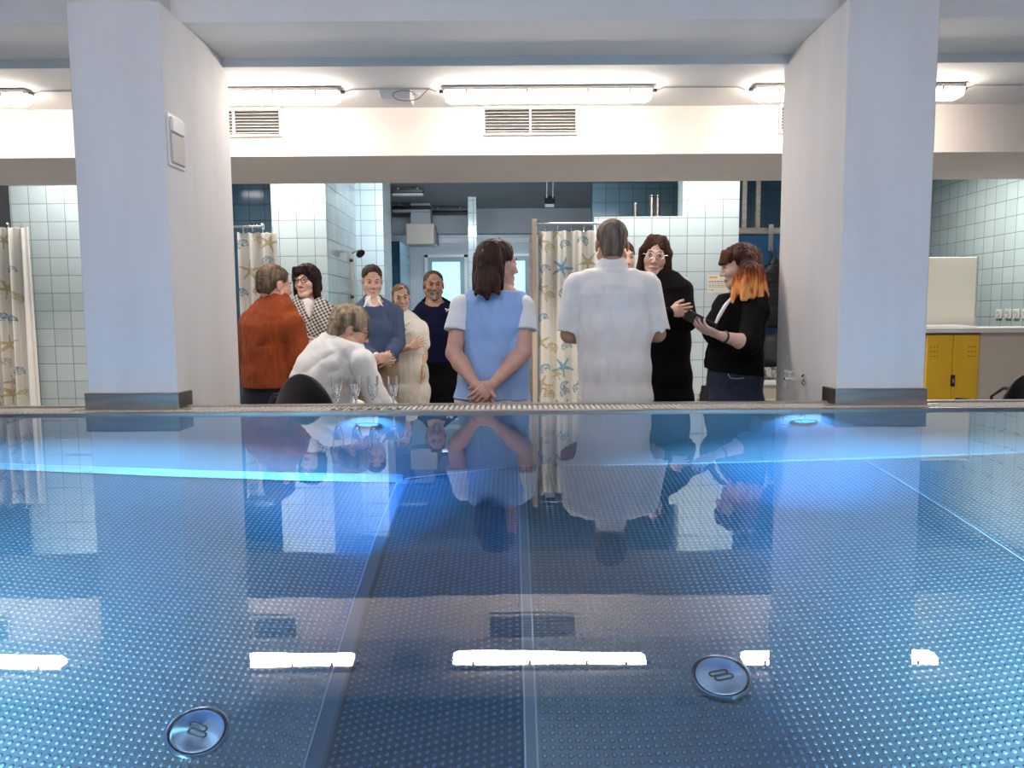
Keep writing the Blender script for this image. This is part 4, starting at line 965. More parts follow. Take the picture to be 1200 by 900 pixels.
# ---- 6. man in a rust velvet blazer, seen from behind
def man_rust():
    Y = 4.60; hd = Head(C(322.5, 334, Y), 44, 8, 0, 1.0)
    L = unit((.86, -.5, 0))
    st = ST(Y, [(318, 500, .165, .12), (317, 470, .175, .13), (318, 440, .175, .14), (318, 410, .165, .14), (318, 385, .172, .13), (321, 368, .150, .10), (322, 360, .085, .07), (323, 352, .055, .055)])
    sl, sr = C(294, 380, Y + .06), C(343, 381, Y - .09); el, er = C(289, 425, Y + .08), C(351, 424, Y - .08); wl, wr = C(300, 448, Y + .28), C(357, 412, Y + .18)
    body = torso_ops(st, L, -.012) + hd.ops(C(323, 362, Y), .056) + arm_ops(sl, el, wl) + arm_ops(sr, er, wr) + stand_legs(C(318, 500, Y), L)
    body += hand_ops(wl, (.7, .7, 0), (0, 0, 1), 1, (.4,) * 4) + hand_ops(wr, (.85, .2, .1), (-.2, .9, 0), 1, (.5,) * 4, sc=.95)
    o = build_person('grey-haired man in a rust velvet blazer, seen from behind beside the shell curtain', body, SK['pink'], hd, .0042); P = Parts(o)
    ex = [Seg(C(319, 452, Y), C(318, 420, Y), .198, .185, L=L, da=.165, db=.15), Seg(C(322, 360, Y - .01), C(322, 353, Y - .015), .072, .068, L=L, da=.068, db=.064, k=.012)]
    tops(P, 'blazer', st, L, [(sl, el, wl), (sr, er, wr)], M['c_rust'], inf=.016, upto=1.9, hem=W(318, 453, Y).z, extra=ex, amp=.010, fr=(9, 9, 5), ar=(.055, .05, .05, .04, .035))
    P.add('shirt_collar', [Seg(C(324, 360, Y), C(325, 349, Y), .062, .061, L=L, da=.064, db=.062), Seg(C(323, 370, Y), C(324, 340, Y), .055, .055, mode='sub', k=.003), Cut(C(324, 351.5, Y), (-.45, .1, 1))], M['c_white'], .004)
    legwear(P, 'jeans', st, L, M['c_darkjeans'], W(318, 447, Y).z); shoes(P, C(318, 500, Y), L, (0, 1))
    P.add('hair', [hd.el((0, -.022, .043), (.083, .098, .084)), hd.el((0, -.065, -.018), (.068, .05, .065), .03), hd.el((0, .095, -.015), (.078, .065, .115), .010, 'sub'), hd.el((.085, .004, -.03), (.024, .032, .052), .006, 'sub'), hd.el((-.085, .004, -.03), (.024, .032, .052), .006, 'sub'), Noise(.005, (45, 45, 22), 3), Noise(.003, (110, 110, 50), 5, True), Cut(hd.p(0, -.05, -.072), hd.R @ np.array([0, -.3, -1]))], M['hair_grey'], .0045)
    hd.face_parts(o); P.fix(); return o

# ---- 7. woman in a checked coat
def woman_check():
    Y = 5.22; hd = Head(C(359.5, 330, Y), 180 + 14, -2, 3, .98, True)
    st = ST(Y, [(362, 500, .17, .12), (362, 450, .17, .13), (362, 410, .155, .125), (362, 385, .170, .125), (362, 366, .165, .09), (361, 358, .10, .07), (360, 352, .055, .05)])
    sl, sr = C(338, 370, Y), C(388, 370, Y); el, er = C(338, 412, Y - .05), C(392, 408, Y - .06); wl, wr = C(352, 410, Y - .22), C(376, 405, Y - .22)
    body = torso_ops(st, X_, -.012) + hd.ops(C(360, 361, Y), .047) + arm_ops(sl, el, wl, r=(.044, .04, .041, .029, .023)) + arm_ops(sr, er, wr, r=(.044, .04, .041, .029, .023)) + stand_legs(C(362, 500, Y), X_, fwd=(0, -1))
    body += hand_ops(wl, (1, -.1, 0), (0, 1, 0), 1, (.5,) * 4, sc=.88, wr=.021) + hand_ops(wr, (-1, 0, 0), (0, 1, 0), -1, (.5,) * 4, sc=.88, wr=.021)
    o = build_person('woman with a dark bob and glasses in a black and white checked coat', body, SK['light'], hd, .0045); P = Parts(o)
    ex = [Seg(C(352, 352, Y - .02), C(358, 392, Y - .10), .048, .030, L=(1, .2, .2), da=.030, db=.02, k=.015), Seg(C(372, 352, Y - .02), C(364, 392, Y - .10), .048, .030, L=(1, -.2, -.2), da=.030, db=.02, k=.015),
          Seg(C(346, 362, Y), C(378, 362, Y), .05, .05, k=.03)]
    vn = Seg(C(361, 352, Y - .12), C(362, 380, Y - .16), .040, .006, L=X_, da=.08, db=.035, k=.004, mode='sub')
    ops = torso_ops(st, X_, .020)
    for a in ((sl, el, wl), (sr, er, wr)): ops += arm_ops(*a, r=(.052, .05, .05, .042, .04), inf=.014, upto=1.85)
    ops += ex + [vn, Seg(C(361, 356, Y - .02), C(361, 340, Y - .03), .062, .07, k=.01, mode='sub'), Noise(.005, (10, 10, 6), 4), Cut((0, 0, FLOOR + .45), (0, 0, -1))]
    ops.insert(0, Seg(C(362, 450, Y), A3((C(362, 450, Y)[0], Y, FLOOR + .4)), .19, .20, L=X_, da=.14, db=.15, k=.03))
    P.add('coat', ops, M['c_check'], .0055)
    P.add('blouse', [Seg(C(361, 360, Y - .035), C(362, 386, Y - .075), .052, .02, L=X_, da=.07, db=.05), Seg(C(361, 362, Y), C(361, 345, Y - .02), .050, .050, mode='sub', k=.004), Cut(C(361, 356, Y), (0, .9, 1))], M['c_white'], .004)
    P.add('trousers', stand_legs(C(362, 500, Y), X_, inf=.012, toes=False, fwd=(0, -1)) + [Cut((0, 0, FLOOR + .05), (0, 0, -1))], M['c_black'], .009); shoes(P, C(362, 500, Y), X_, (0, -1))
    hr = [hd.el((0, -.010, .046), (.090, .104, .088)), hd.el((0, -.055, -.03), (.088, .06, .085), .03), hd.el((0, .098, -.045), (.058, .064, .096), .008, 'sub')]
    for q in (-1, 1): hr += [Seg(hd.p(q * .070, .015, .04), hd.p(q * .078, .005, -.11), .030, .026, k=.02)]
    hr += [Seg(hd.p(x, .075, .09), hd.p(x * 1.2, .092 - abs(x) * .4, .040 + (.012 if x < 0 else 0)), .014, .008, k=.01) for x in (-.045, -.025, -.005, .015, .035, .052)] + [Noise(.005, (40, 40, 14), 3), Noise(.003, (100, 100, 25), 5, True)]
    P.add('hair', hr, M['hair_dark'], .0045); hd.face_parts(o); hd.glasses(o, M['black'], .023); P.fix(); return o

# ---- 8. man in a blue sweater
def man_sweater():
    Y = 5.75; hd = Head(C(436, 329, Y), 180 - 16, 14, 0, .99)
    st = ST(Y, [(442, 500, .165, .12), (442, 440, .160, .12), (441, 410, .158, .12), (440, 385, .168, .12), (439, 366, .165, .09), (438, 358, .10, .07), (437, 352, .055, .055)])
    sl, sr = C(417, 370, Y), C(463, 368, Y); el, er = C(420, 407, Y - .06), C(466, 402, Y - .05); wl, wr = C(442, 419, Y - .22), C(456, 416, Y - .22)
    body = torso_ops(st, X_, -.012) + hd.ops(C(438, 361, Y), .054) + arm_ops(sl, el, wl) + arm_ops(sr, er, wr) + stand_legs(C(442, 500, Y), X_, fwd=(0, -1))
    body += hand_ops(wl, (.9, -.1, -.15), (.1, 1, .3), -1, (.5,) * 4, sc=.95) + hand_ops(wr, (-.8, -.15, -.3), (0, 1, 0), 1, (.6,) * 4, sc=.95)
    o = build_person('man in a blue sweater and brown chinos looking down with his hands folded', body, SK['light'], hd, .005); P = Parts(o)
    tops(P, 'sweater', st, X_, [(sl, el, wl), (sr, er, wr)], M['c_navy'], upto=1.80, hem=W(442, 425, Y).z, amp=.006, extra=[Seg(C(438, 360, Y - .03), C(438, 352, Y - .05), .06, .075, L=X_, da=.05, db=.07, k=.008, mode='sub')])
    P.add('shirt_collar', [Seg(C(437, 357, Y - .01), C(437, 351, Y - .005), .068, .062, L=X_, da=.070, db=.062, k=.01), Seg(C(431, 352, Y - .065), C(427, 359, Y - .09), .020, .012, L=(1, .3, .6), da=.008, db=.006, k=.008), Seg(C(443, 352, Y - .065), C(448, 358, Y - .09), .020, .012, L=(1, -.3, -.6), da=.008, db=.006, k=.008), Seg(C(437, 368, Y), C(437, 340, Y), .057, .057, mode='sub', k=.004), Ell(C(437.5, 351, Y - .09), (.030, .06, .045), mode='sub', k=.004)], M['c_white'], .004)
    for w_, e_ in ((wl, el), (wr, er)):
        a = unit(w_ - e_); P.add('shirt_cuff', [Seg(w_ - a * .06, w_ - a * .005, .037, .034), Cut(w_ - a * .004, a)], M['c_white'], .005)
    legwear(P, 'trousers', st, X_, M['c_khaki'], W(442, 420, Y).z, fwd=(0, -1), h=.007); shoes(P, C(442, 500, Y), X_, (0, -1))
    P.add('hair', [hd.el((0, -.020, .044), (.080, .096, .081)), hd.el((0, -.055, -.018), (.066, .05, .06), .03), hd.el((0, .098, .0), (.062, .066, .088), .008, 'sub'), hd.el((0, .1, -.06), (.1, .09, .06), .008, 'sub'), hd.el((.084, .0, -.035), (.024, .028, .045), .006, 'sub'), hd.el((-.084, .0, -.035), (.024, .028, .045), .006, 'sub'), Noise(.003, (90, 90, 40), 5, True), Cut(hd.p(0, -.05, -.07), hd.R @ np.array([0, 0, -1]))], M['hair_short'], .005)
    hd.face_parts(o); P.fix(); return o

# ---- 9. young woman in a white tee, one arm across her waist
def woman_tee():
    Y = 6.12; hd = Head(C(470, 349, Y), 180 - 14, 4, 4, .94, True)
    st = ST(Y, [(478, 500, .17, .12), (478, 460, .172, .12), (478, 435, .155, .11), (477, 412, .125, .10), (476, 390, .145, .105), (475, 380, .13, .08), (474, 374, .08, .06), (472, 369, .046, .046)])
    ra = (.040, .036, .037, .027, .021)
    sl, sr = C(458, 386, Y), C(493, 385, Y); el, er = C(455, 413, Y - .04), C(496, 414, Y + .02); wl, wr = C(481, 407, Y - .17), C(495, 430, Y - .06)
    body = torso_ops(st, X_, -.012) + hd.ops(C(473, 376, Y), .043) + arm_ops(sl, el, wl, r=ra) + arm_ops(sr, er, wr, r=ra) + stand_legs(C(478, 500, Y), X_, fwd=(0, -1))
    body += hand_ops(wl, (.85, .05, .35), (0, 1, -.1), 1, (.3, .3, .35, .4), sc=.9, wr=.020) + hand_ops(wr, (.15, -.15, -1), (-.7, -.4, 0), -1, (.35, .4, .45, .5), sc=.9, wr=.020)
    o = build_person('young woman in a cream tee and trousers, one arm across her waist', body, SK['warm'], hd, .0045); P = Parts(o)
    tops(P, 'tee_shirt', st, X_, [(sl, el, wl, .62), (sr, er, wr, .62)], M['c_cream'], inf=.012, hem=W(478, 414, Y).z, ar=(.048, .05, .05, .05, .05), amp=.004)
    legwear(P, 'trousers', st, X_, M['c_creamtr'], W(478, 409, Y).z, fwd=(0, -1), inf=.024, n=4, h=.007); shoes(P, C(478, 500, Y), X_, (0, -1), m=M['c_white'])
    P.add('hair', [hd.el((0, -.020, .040), (.079, .096, .082)), hd.el((0, -.085, .045), (.035, .035, .035), .02), hd.el((0, .098, -.018), (.060, .062, .088), .008, 'sub'), hd.el((0, .085, -.09), (.09, .10, .06), .008, 'sub'), Noise(.003, (70, 70, 30), 5, True), Cut(hd.p(0, -.04, -.055), hd.R @ np.array([0, -.3, -1]))], M['hair_blond'], .0045)
    b = MB(); b.tube([C(465, 375, Y - .10), C(469, 380, Y - .125), C(474, 382, Y - .13), C(480, 378, Y - .11)], .0022, 6); b.lathe([(.0, -.012), (.008, 0), (0, .012)], C(474.5, 386, Y - .135), 8); b.build('necklace', M['black'], o)
    b = MB(); b.tube([C(472, 394, Y - .128), C(476, 393, Y - .13), C(480, 390, Y - .125), C(481, 394, Y - .125)], .0022, 6); b.build('printed_line_drawing', M['black'], o)
    a = unit(wr - er); b = MB(); p = wr - a * .01; u = unit(np.cross(a, (0, 1, 0))); v = np.cross(a, u)
    b.tube([p + u * .026 * math.cos(t) + v * .026 * math.sin(t) for t in [2 * PI * k / 16 for k in range(17)]], .005, 6, False); b.build('bracelet', M['white_plastic'], o, True)
    hd.face_parts(o); P.fix(); return o

# ---- 10. big man in a navy tee
def man_navy():
    Y = 6.62; hd = Head(C(508, 334, Y), 180 - 12, 2, 0, 1.06, wide=1.08)
    st = ST(Y, [(511, 500, .19, .16), (511, 450, .20, .18), (511, 420, .215, .20), (511, 390, .215, .185), (511, 372, .205, .14), (510, 363, .15, .10), (509, 356, .08, .075)])
    ra = (.062, .055, .052, .036, .030)
    sl, sr = C(484, 376, Y), C(537, 376, Y); el, er = C(477, 418, Y + .02), C(544, 418, Y + .02); wl, wr = C(486, 440, Y + .06), C(540, 450, Y - .05)
    body = torso_ops(st, X_, -.012) + hd.ops(C(509, 366, Y), .070) + arm_ops(sl, el, wl, r=ra) + arm_ops(sr, er, wr, r=ra) + stand_legs(C(511, 500, Y), X_, spread=.11, fwd=(0, -1), sep=.03)
    body += hand_ops(wl, (.1, -.1, -1), (1, 0, 0), 1, (.4,) * 4, sc=1.05, wr=.03) + hand_ops(wr, (-.1, -.1, -1), (-1, 0, 0), -1, (.4,) * 4, sc=1.05, wr=.03)
    o = build_person('broad man with a grey goatee in a navy tee and black trousers', body, SK['tan'], hd, .005); P = Parts(o)
    tops(P, 'tee_shirt', st, X_, [(sl, el, wl, .80), (sr, er, wr, .80)], M['c_navytee'], inf=.014, hem=W(511, 424, Y).z, ar=(.068, .07, .07, .07, .07), amp=.005, extra=[Seg(C(509, 362, Y - .03), C(509, 352, Y - .04), .085, .09, k=.008, mode='sub')])
    legwear(P, 'trousers', st, X_, M['c_black'], W(511, 418, Y).z, spread=.11, sep=.03, fwd=(0, -1), inf=.02); shoes(P, C(511, 500, Y), X_, (0, -1), .11, .03)
    P.add('hair', [hd.el((0, -.020, .044), (.078, .094, .079)), hd.el((0, -.055, -.015), (.066, .05, .055), .03), hd.el((0, .100, .01), (.062, .066, .085), .008, 'sub'), hd.el((0, .1, -.06), (.1, .09, .06), .008, 'sub'), hd.el((.084, .0, -.03), (.024, .028, .04), .006, 'sub'), hd.el((-.084, .0, -.03), (.024, .028, .04), .006, 'sub'), Noise(.002, (90, 90, 40), 5, True), Cut(hd.p(0, -.05, -.06), hd.R @ np.array([0, 0, -1]))], M['hair_grey'], .005)
    P.add('beard', [hd.el((0, .072, -.104), (.030, .028, .028)), hd.sg((-.026, .078, -.07), (-.022, .076, -.1), .010, .013), hd.sg((.026, .078, -.07), (.022, .076, -.1), .010, .013), hd.sg((-.024, .084, -.060), (.024, .084, -.060), .0065, .0065), hd.el((0, .095, -.076), (.018, .02, .008), .004, 'sub'), Noise(.003, (90, 90, 60), 5, True)], M['beard'], .004)
    z0 = C(527, 363, Y - .150)
    b = MB(); b.tube([C(521.5, 361.5, Y - .172), C(524, 363.5, Y - .176), C(526, 362.8, Y - .175), C(528, 361.8, Y - .172), C(530.5, 364.5, Y - .165)], [.004, .008, .009, .007, .004], 8); b.tube([C(524, 363.5, Y - .176), C(523, 365.5, Y - .176)], .004, 6); b.tube([C(528, 362.5, Y - .172), C(527.5, 365, Y - .172)], .004, 6); b.build('chest_emblem', M['c_white'], o)
    hd.face_parts(o); P.fix(); return o

# ---- 11. seated man in a white shirt
def man_seated():
    Y = 4.12; hd = Head(C(411, 386, Y), 74, 20, 0, 1.0)
    L = unit((.62, -.78, 0))
    st = [(C(372, 520, Y + .02), .17, .14), (C(374, 480, Y + .02), .17, .14), (C(380, 450, Y), .175, .14), (C(390, 425, Y), .180, .125), (C(399, 411, Y), .16, .10), (C(404, 405, Y), .10, .08), (C(407, 398, Y), .062, .062)]
    sl, sr = C(372, 424, Y + .14), C(425, 424, Y - .14); el, er = C(392, 470, Y + .30), C(441, 470, Y - .12); wl, wr = C(425, 480, Y + .30), C(468, 490, Y + .06)
    body = torso_ops(st, L, -.012) + hd.ops(C(406, 406, Y), .053) + arm_ops(sl, el, wl) + arm_ops(sr, er, wr)
    hp = C(372, 520, Y + .02)
    f = unit((.78, .62, 0)); legs = []
    for q in (-1, 1):
        H = hp + L * q * .10; K = H + f * .42; An = K + np.array([0, 0, 0]) + f * .04; An[2] = FLOOR + .09; toe = An + f * .15; toe[2] = FLOOR + .03
        body += leg_ops(H, K, An, toe=toe); legs.append((H, K, An, toe))
    body += hand_ops(wl, (.8, .4, -.2), (0, 0, -1), 1, (.3,) * 4) + hand_ops(wr, (.7, .6, -.3), (0, 0, -1), -1, (.3,) * 4)
    o = build_person('seated man with swept sandy-grey hair and glasses in a white shirt, bending forward', body, SK['pink'], hd, .0042); P = Parts(o)
    ops = torso_ops(st, L, .018) + [Seg(C(372, 470, Y), C(378, 440, Y), .20, .19, L=L, da=.165, db=.155, k=.03), Seg(C(392, 418, Y + .0), C(420, 420, Y - .09), .06, .06, k=.04)]
    for a in ((sl, el, wl), (sr, er, wr)): ops += arm_ops(*a, r=(.062, .058, .056, .045, .04), inf=.008, upto=1.85)
    ops += [Noise(.008, (8, 8, 7), 4), Noise(.006, (18, 18, 12), 7, True), Cut(C(406, 396, Y), (.35, 0, 1))]
    P.add('shirt', ops, M['c_white'], .005)
    P.add('collar', [Seg(C(401, 411, Y), C(406, 396, Y), .088, .076, L=L, da=.086, db=.076), Seg(C(404, 415, Y), C(411, 388, Y), .063, .063, mode='sub', k=.003), Cut(C(404, 397, Y), (.55, .1, 1))], M['c_white'], .004)
    tr = []
    for H, K, An, toe in legs: tr += leg_ops(H, K, An, inf=.016)
    P.add('trousers', tr + [Seg(hp - f * .05, hp + np.array([0, 0, .10]), .18, .17, L=L, da=.15, db=.14, k=.03), Cut((0, 0, FLOOR + .05), (0, 0, -1))], M['c_darkjeans'], .008)
    for H, K, An, toe in legs: P.add('shoe', [Seg(An - np.array([0, 0, .045]), toe + np.array([0, 0, .008]), .046, .042), Cut((0, 0, FLOOR + .002), (0, 0, -1))], M['shoe'], .007)
    hr = [hd.el((0, -.020, .048), (.090, .106, .090)), hd.el((0, -.072, -.015), (.078, .055, .075), .03), hd.el((0, .105, -.025), (.078, .065, .110), .010, 'sub'), hd.el((.092, .010, -.030), (.026, .036, .050), .006, 'sub'), hd.el((-.092, .010, -.030), (.026, .036, .050), .006, 'sub'), Noise(.006, (34, 34, 24), 3), Noise(.0045, (85, 85, 45), 5, True), Cut(hd.p(0, -.05, -.082), hd.R @ np.array([0, -.3, -1]))]
    P.add('hair', hr, M['hair_sandgrey'], .0042); hd.face_parts(o); hd.glasses(o, M['black'], .022); P.fix(); return o, f, L, hp

man_white(); woman_vest(); woman_red(); woman_black(); hidden_person(); man_rust(); woman_check(); man_sweater(); woman_tee(); man_navy()
seated, sf, sL, shp = man_seated()

# ================================================================== furnishings
def color_attr_mat(name, rough=.8, trans=0.0):
    m, nt, b = newmat(name); a = N(nt, 'ShaderNodeVertexColor', layer_name='print'); nt.links.new(a.outputs['Color'], b.inputs['Base Color'])
    b.inputs['Roughness'].default_value = rough; b.inputs['Sheen Weight'].default_value = .1
    return m
M['curtain'] = color_attr_mat('printed_shower_cloth', .55)
BLUE_S = np.array([.09, .33, .50]); SAND_S = np.array([.50, .40, .20]); WHITE_C = np.array([.80, .77, .70]); BLUE_SH = np.array([.13, .28, .40])
def print_pattern(x, z, motifs):
    col = np.tile(WHITE_C, (len(x), 1))
    for kind, mx, mz, R_, rot, c in motifs:
        dx, dz = x - mx, z - mz; r = np.hypot(dx, dz); near = r < R_
        if kind == 'star':
            a = np.arctan2(dz, dx) - rot; a5 = (a + PI / 5) % (2 * PI / 5) - PI / 5
            off = np.abs(r * np.sin(a5)); k = near & (off < .0125 * (1.15 - .75 * r / R_) * (R_ / .085))
            col[k] = c
            k2 = k & (off < .003); col[k2] = c * .7 + .2
        else:
            a = (np.arctan2(dz, dx) - rot + PI) % (2 * PI) - PI
            stripe = (np.cos(a * 13) > .05) | (r > R_ * .86); k = near & ((np.abs(a) < 1.15 * PI / 1.6) | (r < R_ * .45)) & stripe
            col[k] = c
    return col
def curtain(px0, px1, py_top, Y, motifs_px, label, nfold=5, amp=.028, seed=1, hooks=5):
    tl, tr = W(px0, py_top, Y), W(px1, py_top, Y); x0, x1 = tl.x, tr.x; zt = (tl.z + tr.z) / 2; zb = FLOOR + .12
    nx, nz = max(40, int((x1 - x0) / .006)), int((zt - zb) / .006)
    u = np.linspace(0, 1, nx); zz = np.linspace(zt, zb, nz); U, Z = np.meshgrid(u, zz)
    rg = np.random.RandomState(seed); ph = rg.rand(4) * 6
    t = (zt - Z) / (zt - zb)
    yy = amp * (np.sin(U * nfold * 2 * PI + ph[0] + .6 * np.sin(t * 2 + ph[1])) + .45 * np.sin(U * nfold * 4.3 * PI + ph[2] + t)) * (.6 + .5 * t)
    ztop_sag = .010 * np.abs(np.sin(U * hooks * PI)) * np.exp(-t * 25)
    X = x0 + U * (x1 - x0) + .006 * np.sin(U * nfold * 2 * PI + ph[3]) ; P_ = np.stack([X, Y + yy, Z - ztop_sag], -1).reshape(-1, 3)
    i = np.arange(nz - 1)[:, None] * nx + np.arange(nx - 1)[None, :]; Q = np.stack([i, i + nx, i + nx + 1, i + 1], -1).reshape(-1, 4)
    org = Vector(((x0 + x1) / 2, Y, zb)); o = np_obj('shower_curtain', P_, Q, M['curtain'], None, None, org)
    mot = []
    for kd, mx, my, r_, rot, c in motifs_px:
        p = W(mx, my, Y); mot.append((kd, p.x, p.z, r_ * Y / F, rot, c))
    more = [(k, x, z - 1.16, r_, rot + 1, c) for k, x, z, r_, rot, c in mot]; mot += more
    ca = print_pattern(P_[:, 0], P_[:, 2], mot)
    at = o.data.color_attributes.new('print', 'FLOAT_COLOR', 'POINT'); at.data.foreach_set('color', np.concatenate([ca, np.ones((len(ca), 1))], 1).astype(np.float32).ravel())
    so = o.modifiers.new('thick', 'SOLIDIFY'); so.thickness = .0015
    tag(o, label, 'curtain')
    for k in range(hooks):
        x = x0 + (k + .5) / hooks * (x1 - x0) ; b = MB(); R_ = .022
        b.tube([(x + .004 * math.sin(k * 3 + j), Y + R_ * .35 * math.cos(2 * PI * j / 16), zt + .012 + R_ * 1.2 * math.sin(2 * PI * j / 16)) for j in range(17)], .0028, 6, False)
        h = b.build('curtain_ring', M['steel_bright'], o); h.location = -org
    return o, zt
def S(px, py, r=12, rot=.4, c=SAND_S): return ('star', px, py, r, rot, c)
def H(px, py, r=6.5, rot=1.9, c=BLUE_SH): return ('shell', px, py, r, rot, c)
CY = 6.18
cr_, zr = curtain(631, 707, 270, CY, [H(662.5, 287, 6), H(683, 283, 6.5, 1.2), H(639, 316, 6), H(644, 291, 6, 2, SAND_S), S(633, 283, 11, 1.2), S(653, 272, 8, .3), S(689, 307, 12, .9), S(659, 314, 13, 1.2, BLUE_S), H(660.5, 344, 6), H(644, 348, 6.5, 2, SAND_S), S(633, 337, 10, .2),
     H(637, 373, 6), H(647, 408, 6.5, 1, SAND_S), H(664, 406, 6), S(633, 401, 12, .5), S(660, 430, 12.5, 1.0, BLUE_S), H(639, 432, 6), H(662, 460, 6), H(644, 463, 6.5, 1.5, SAND_S), S(632, 454, 10, 1), H(677, 455, 6), S(684, 345, 11, .2), H(690, 380, 6), S(694, 420, 12, .8, BLUE_S), H(684, 440, 6, 1, SAND_S)],
     'cream shower curtain with big blue starfish, behind the man in the white shirt', 4, .030, 3, 5)
curtain(279, 325, 272, CY, [H(284.7, 287), S(293, 317, 13, .25), H(302.5, 282, 5, 1, SAND_S), S(315, 284, 12, 1.3), H(314, 307, 6.5), H(283.5, 344.6), H(302, 341, 5, 2, SAND_S), H(288, 463), S(316, 350, 11, .8), S(286, 385, 11, .7), H(300, 400), H(284, 425, 6, 1, SAND_S), S(296, 440, 11, .1), H(312, 430)],
     'cream shower curtain with sand-coloured starfish beside the man in the rust blazer', 3, .026, 8, 4)
curtain(-30, 33, 266, CY, [S(3, 282, 10, .9), H(13.6, 317, 5.5), S(7, 338, 12, .8), H(20, 350, 6, 1, SAND_S), H(14, 375, 6.5), H(3, 373), S(10, 403, 12, 1.6), H(7, 425, 5.5, 1, SAND_S), H(22, 436.5, 6.5), S(13, 462, 12, .9), H(29, 462, 6, 1, SAND_S), S(-18, 300, 12, .3), H(-12, 345), S(-15, 400, 12, .5, BLUE_S), H(-14, 450)],
     'cream shower curtain with shells at the picture edge, beyond the wall-box pillar', 4, .03, 5, 4)
# rails and the framed post
def rail(x0, x1, z, y, label):
    o = empty('curtain_rail', ((x0 + x1) / 2, y, z)); tag(o, label, 'curtain rail', 'rails of the shower curtains')
    MB().tube([(x0 - o.location.x, 0, 0), (x1 - o.location.x, 0, 0)], .011, 12).build('rod', M['steel_bright'], o, True)
    for x in (x0, x1):
        b = MB(); b.lathe([(.028, 0), (.028, .008), (.016, .016)], (x - o.location.x, 0, 0), 16, (1 if x == x0 else -1, 0, 0)); b.build('wall_flange', M['steel_bright'], o, True)
zl = W(300, 265.5, CY).z
rail(-2.95, -2.02, zl, CY, 'steel shower rail above the sand starfish curtain')
rail(-5.2, -4.22, W(15, 265, CY).z + .0, CY, 'steel shower rail above the curtain at the picture edge')
zr = W(665, 262, CY).z; px_ = W(626, 300, CY).x
rail(px_ + .02, .90, zr, CY, 'steel shower rail above the blue starfish curtain')
o = empty('curtain_post', (px_, CY, FLOOR)); tag(o, 'beige upright frame post at the edge of the blue starfish curtain', 'post')
box('upright', -.018, .022, -.025, .025, 0, W(626, 257, CY).z - FLOOR, M['champagne'], o, .003); box('side_strip', -.042, -.019, -.01, .02, 0, W(626, 275, CY).z - FLOOR, M['steel'], o)
box('foot_plate', -.05, .05, -.05, .05, 0, .006, M['steel'], o)
# shower riser on pier 2
p = W(418, 300, 7.5); o = empty('shower_riser', (-1.53, 7.30, .0)); tag(o, 'cream shower riser pipe with a dark shower head on the tiled pier side', 'shower')
MB().tube([(-.012, 0, -.6), (-.012, 0, 1.05)], .012, 10).build('riser_pipe', M['champagne'], o, True)
b = MB(); b.tube([(-.012, 0, 1.02), (.03, 0, 1.04), (.06, -.03, 1.03)], .012, 10); b.build('elbow', M['steel_bright'], o, True)
b = MB(); b.lathe([(.012, -.03), (.022, -.01), (.045, .012), (.045, .022), (0, .024)], (.075, -.045, 1.02), 20, (.6, -.5, -.6)); b.build('shower_head', M['black'], o, True)
for z in (-.3, .6, .95):
    MB().tube([(-.03, 0, z), (.0, 0, z)], .018, 10).build('pipe_clip', M['black'], o)

# champagne flutes on the grating
def make_flute():
    o = empty('champagne_flute')
    outer = [(.0, .0), (.029, .0), (.030, .0015), (.012, .004), (.0042, .010), (.0036, .034), (.006, .041), (.0145, .056), (.0205, .080), (.0232, .108), (.0238, .140)]
    inner = [(.0226, .140), (.0220, .108), (.0193, .080), (.0130, .056), (.004, .047), (0, .0465)]
    MB().lathe(outer + inner, n=32).build('glass_bowl', M['glass'], o, True)
    liq = [(0, .0468), (.0038, .0473), (.0128, .0563), (.0191, .080), (.0214, .100), (.0215, .104), (0, .104)]
    MB().lathe(liq, n=32).build('sparkling_wine', M['drink'], o, True)
    return o
fl = make_flute()
for i, (px, lb) in enumerate(((395, 'champagne flute on the grating closest to the black chair'), (417, 'champagne flute on the grating, second along from the black chair'), (437, 'champagne flute on the grating, in front of the sleeve of the seated man'), (461, 'champagne flute on the grating in front of the brown chinos'))):
    q = fl if i == 0 else copy_tree(fl); q.location = (W(px, 460, 3.15).x, 3.15, .0125); tag(q, lb, 'champagne glass', 'champagne flutes on the grating')

# black chairs
def make_chair():
    o = empty('black_chair')
    V, Q = sdf_mesh([Ell((0, 0, .56), (.20, .035, .225)), Ell((0, 0, .47), (.17, .035, .12), k=.03)], .006); V[:, 1] += .9 * V[:, 0] ** 2 + .10 * (.6 - V[:, 2])
    np_obj('backrest', V, Q, M['black_gloss'], o)
    V, Q = sdf_mesh([Ell((0, .25, .37), (.235, .225, .036)), Ell((0, .22, .365), (.20, .23, .034), k=.03)], .007); np_obj('seat', V, Q, M['black_gloss'], o)
    for q in (-1, 1):
        b = MB(); b.tube([(q * .23, .06, .38), (q * .25, .04, .60), (q * .25, .08, .655), (q * .25, .28, .655), (q * .24, .36, .60), (q * .23, .34, .38)], .010, 8); b.build('armrest', M['chair_rail'], o, True)
        for y, yy in ((.06, -.02), (.40, .46)):
            MB().tube([(q * .17, y, .36), (q * .22, yy, .0)], [.012, .010], 10).build('leg', M['steel_dark'], o, True)
    b = MB()
    for q in (-1, 1): b.tube([(q * .06, .10, .36), (q * .06, .00, .44), (q * .06, .02, .60)], .009, 8)
    b.build('back_bracket', M['steel_dark'], o, True)
    return o
M['black_gloss'] = mat('black_leatherette', (.008, .008, .009), .35, bump=.2, bscale=90); M['chair_rail'] = mat('chair_tube', (.05, .05, .055), .3, .8)
ch = make_chair(); fwd = Vector(sf); cpos = Vector((shp[0], shp[1], FLOOR)) - fwd * .27
